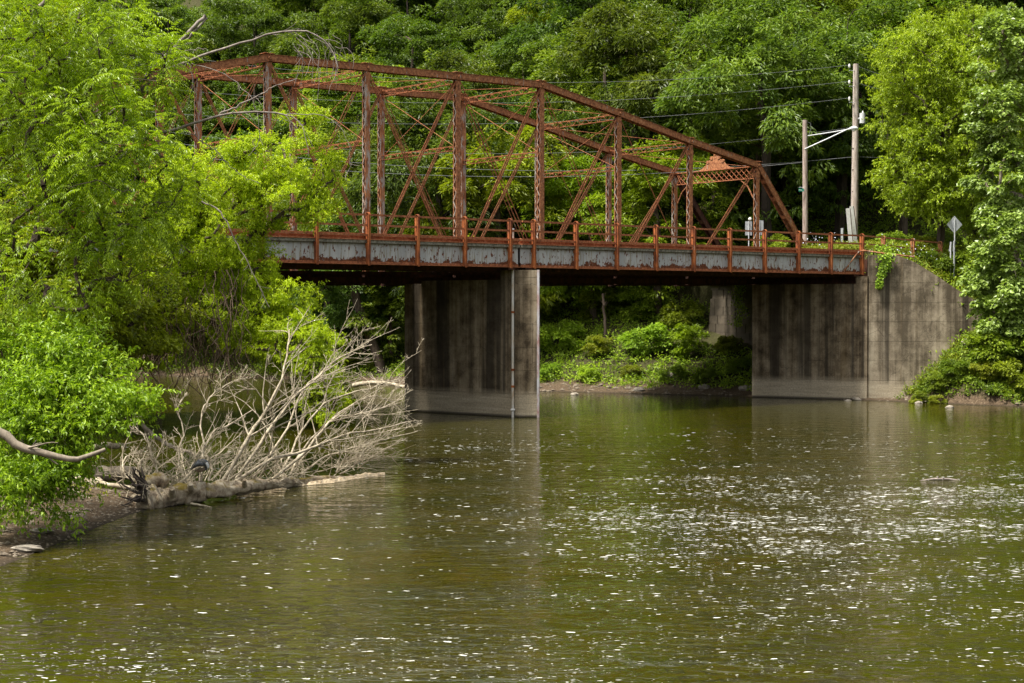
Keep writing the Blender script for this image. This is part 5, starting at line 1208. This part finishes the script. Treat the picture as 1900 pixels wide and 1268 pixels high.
for px, py, r_, lb in ROCKS:
    Yg = HC * FPX / (py - HORY)
    for _ in range(12):
        x = (px - 950) / FPX * Yg; Yg = (HC - max(0, hz1(x, Yg))) * FPX / (py - HORY)
    o = bpy.data.objects.new('stone', RM[rr.randrange(4)]); COL.objects.link(o); x = (px - 950) / FPX * Yg; o.location = (x, Yg, max(-.05, hz1(x, Yg)) + r_ * .15); o.scale = (r_ * rr.uniform(.9, 1.3), r_, r_ * rr.uniform(.7, 1)); o.rotation_euler = (0, 0, rr.uniform(0, 6)); tag(o, lb, 'stone')
for px, Y, r_, lb in ((48, 39.0, .24, 'flat pale rock at the near shore in the lower left'), (75, 41.5, .2, 'small rock behind the flat pale one on the near shore')):
    o = bpy.data.objects.new('stone', RM[1]); COL.objects.link(o); x = (px - 950) / FPX * Y; o.location = (x, Y, hz1(x, Y) + .05); o.scale = (r_ * 1.4, r_, r_ * .6); tag(o, lb, 'stone')
# gravel: uncountable pebbles along both shores
mm = MB(); pts_ = []
Ng = 16000; xa = rng.uniform(-34, 42, Ng); ya = rng.uniform(94, 142, Ng); za, sa_, _ = hz(xa, ya); ok = (sa_ > .05) & (sa_ < 2.8) & (xa > -14); pts_.append(np.stack([xa, ya, za, np.full(Ng, .10)], -1)[ok])
Ng = 17000; xa = rng.uniform(-20, -8, Ng); ya = rng.uniform(26, 62, Ng); za, _, sa_ = hz(xa, ya); ok = (sa_ > .05) & (sa_ < 3.5); pts_.append(np.stack([xa, ya, za, np.full(Ng, .035)], -1)[ok])
pts_ = np.concatenate(pts_); n = len(pts_); oc = np.array([(1, 0, 0), (-1, 0, 0), (0, 1, 0), (0, -1, 0), (0, 0, 1), (0, 0, -1)], float); sz = (pts_[:, 3] * rng.lognormal(0, .45, n))[:, None, None] * np.stack([rng.uniform(.8, 1.5, n), rng.uniform(.8, 1.5, n), rng.uniform(.4, .8, n)], -1)[:, None, :]
V_ = pts_[:, None, :3] + oc[None] * sz; tri = np.array([[0, 2, 4, 4], [2, 1, 4, 4], [1, 3, 4, 4], [3, 0, 4, 4]]); F_ = (tri[None] + (np.arange(n) * 6)[:, None, None]).reshape(-1, 4); mm.add(V_.reshape(-1, 3), F_)
tag(mm.build('gravel', M['gravel']), 'grey brown gravel along the water edges', 'gravel', kind='stuff')
# small branch snag out in the river on the right
sn = empty('river_snag', P(1745, 892, 56), 'small dark snag breaking the water surface on the right', 'driftwood'); c = np.array([(1745 - 950) / FPX * 55.5, 55.5, 0])
m_ = MB(); m_.tube([c + V3(-.7, 0, -.03), c + V3(-.2, 0, .04), c + V3(.3, .05, .03), c + V3(.8, .1, -.03)], [.03, .05, .05, .02], 6); m_.tube([c + V3(-.1, 0, 0), c + V3(-.05, 0, .14)], .03, 5); m_.tube([c + V3(.1, 0, 0), c + V3(.13, 0, .10)], .025, 5); m_.build('snag_wood', M['dead_grey'], sn)
print('done', len(bpy.data.objects))

# ------------------------------------------------------------------ white flecks on the river: sky glints painted as flakes, mixed with foam
glint_foam_m, t_, b_f, _o = mat('white_glint_and_foam'); t_.links.new(ramp(t_, t_.nodes.new('ShaderNodeNewGeometry').outputs['Random Per Island'], [(.1, (.30, .29, .24)), (.6, (.62, .61, .55)), (.9, (.72, .71, .66))]), b_f.inputs['Base Color']); b_f.inputs['Roughness'].default_value = .9
rng = np.random.default_rng(404)
def vnoise(x, y, seed):
    g = np.random.default_rng(seed).uniform(0, 1, (128, 128)); xi = np.floor(x).astype(int); yi = np.floor(y).astype(int); fx = x - xi; fy = y - yi; fx = fx * fx * (3 - 2 * fx); fy = fy * fy * (3 - 2 * fy)
    q_ = lambda a, b_: g[a % 128, b_ % 128]; return (q_(xi, yi) * (1 - fx) + q_(xi + 1, yi) * fx) * (1 - fy) + (q_(xi, yi + 1) * (1 - fx) + q_(xi + 1, yi + 1) * fx) * fy
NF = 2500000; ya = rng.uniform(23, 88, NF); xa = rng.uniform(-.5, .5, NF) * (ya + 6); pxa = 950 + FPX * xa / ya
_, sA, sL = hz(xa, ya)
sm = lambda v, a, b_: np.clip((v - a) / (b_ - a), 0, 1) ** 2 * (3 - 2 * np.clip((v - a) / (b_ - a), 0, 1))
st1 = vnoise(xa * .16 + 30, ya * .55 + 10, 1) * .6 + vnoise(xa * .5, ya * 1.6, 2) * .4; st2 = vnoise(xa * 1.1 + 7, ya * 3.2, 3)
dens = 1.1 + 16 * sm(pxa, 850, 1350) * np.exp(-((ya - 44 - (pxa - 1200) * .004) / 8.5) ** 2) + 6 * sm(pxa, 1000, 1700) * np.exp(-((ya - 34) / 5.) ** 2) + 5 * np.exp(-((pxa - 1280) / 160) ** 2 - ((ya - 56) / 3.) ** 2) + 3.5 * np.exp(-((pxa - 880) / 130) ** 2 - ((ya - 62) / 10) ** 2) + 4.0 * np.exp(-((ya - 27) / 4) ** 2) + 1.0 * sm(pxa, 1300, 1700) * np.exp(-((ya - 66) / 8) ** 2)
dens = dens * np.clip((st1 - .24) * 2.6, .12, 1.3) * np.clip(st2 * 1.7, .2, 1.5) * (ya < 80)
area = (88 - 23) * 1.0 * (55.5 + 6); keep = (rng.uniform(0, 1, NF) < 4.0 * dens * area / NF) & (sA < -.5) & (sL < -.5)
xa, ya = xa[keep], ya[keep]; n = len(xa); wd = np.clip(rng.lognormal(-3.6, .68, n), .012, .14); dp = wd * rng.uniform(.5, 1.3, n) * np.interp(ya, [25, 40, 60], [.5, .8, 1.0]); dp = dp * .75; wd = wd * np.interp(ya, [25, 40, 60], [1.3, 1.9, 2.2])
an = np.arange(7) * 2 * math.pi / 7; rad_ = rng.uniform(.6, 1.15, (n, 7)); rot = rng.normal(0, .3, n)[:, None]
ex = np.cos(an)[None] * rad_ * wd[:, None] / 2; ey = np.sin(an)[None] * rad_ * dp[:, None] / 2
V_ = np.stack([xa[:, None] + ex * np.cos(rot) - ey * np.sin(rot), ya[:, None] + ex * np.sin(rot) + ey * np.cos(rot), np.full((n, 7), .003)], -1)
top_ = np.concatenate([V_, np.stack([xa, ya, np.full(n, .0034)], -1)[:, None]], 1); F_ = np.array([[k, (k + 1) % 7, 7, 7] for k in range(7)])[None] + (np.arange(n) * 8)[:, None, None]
m_ = MB(); m_.add(top_.reshape(-1, 3), F_.reshape(-1, 4)); tag(m_.build('glint_and_foam_flecks', glint_foam_m), 'scattered white flecks standing in for sky glints and foam, in streaks on the river', 'foam', kind='stuff')
print('flecks', n)

for o_ in bpy.data.objects:
    if o_.get('label') and len(o_['label'].split()) > 16: print('LONG', o_['label'])
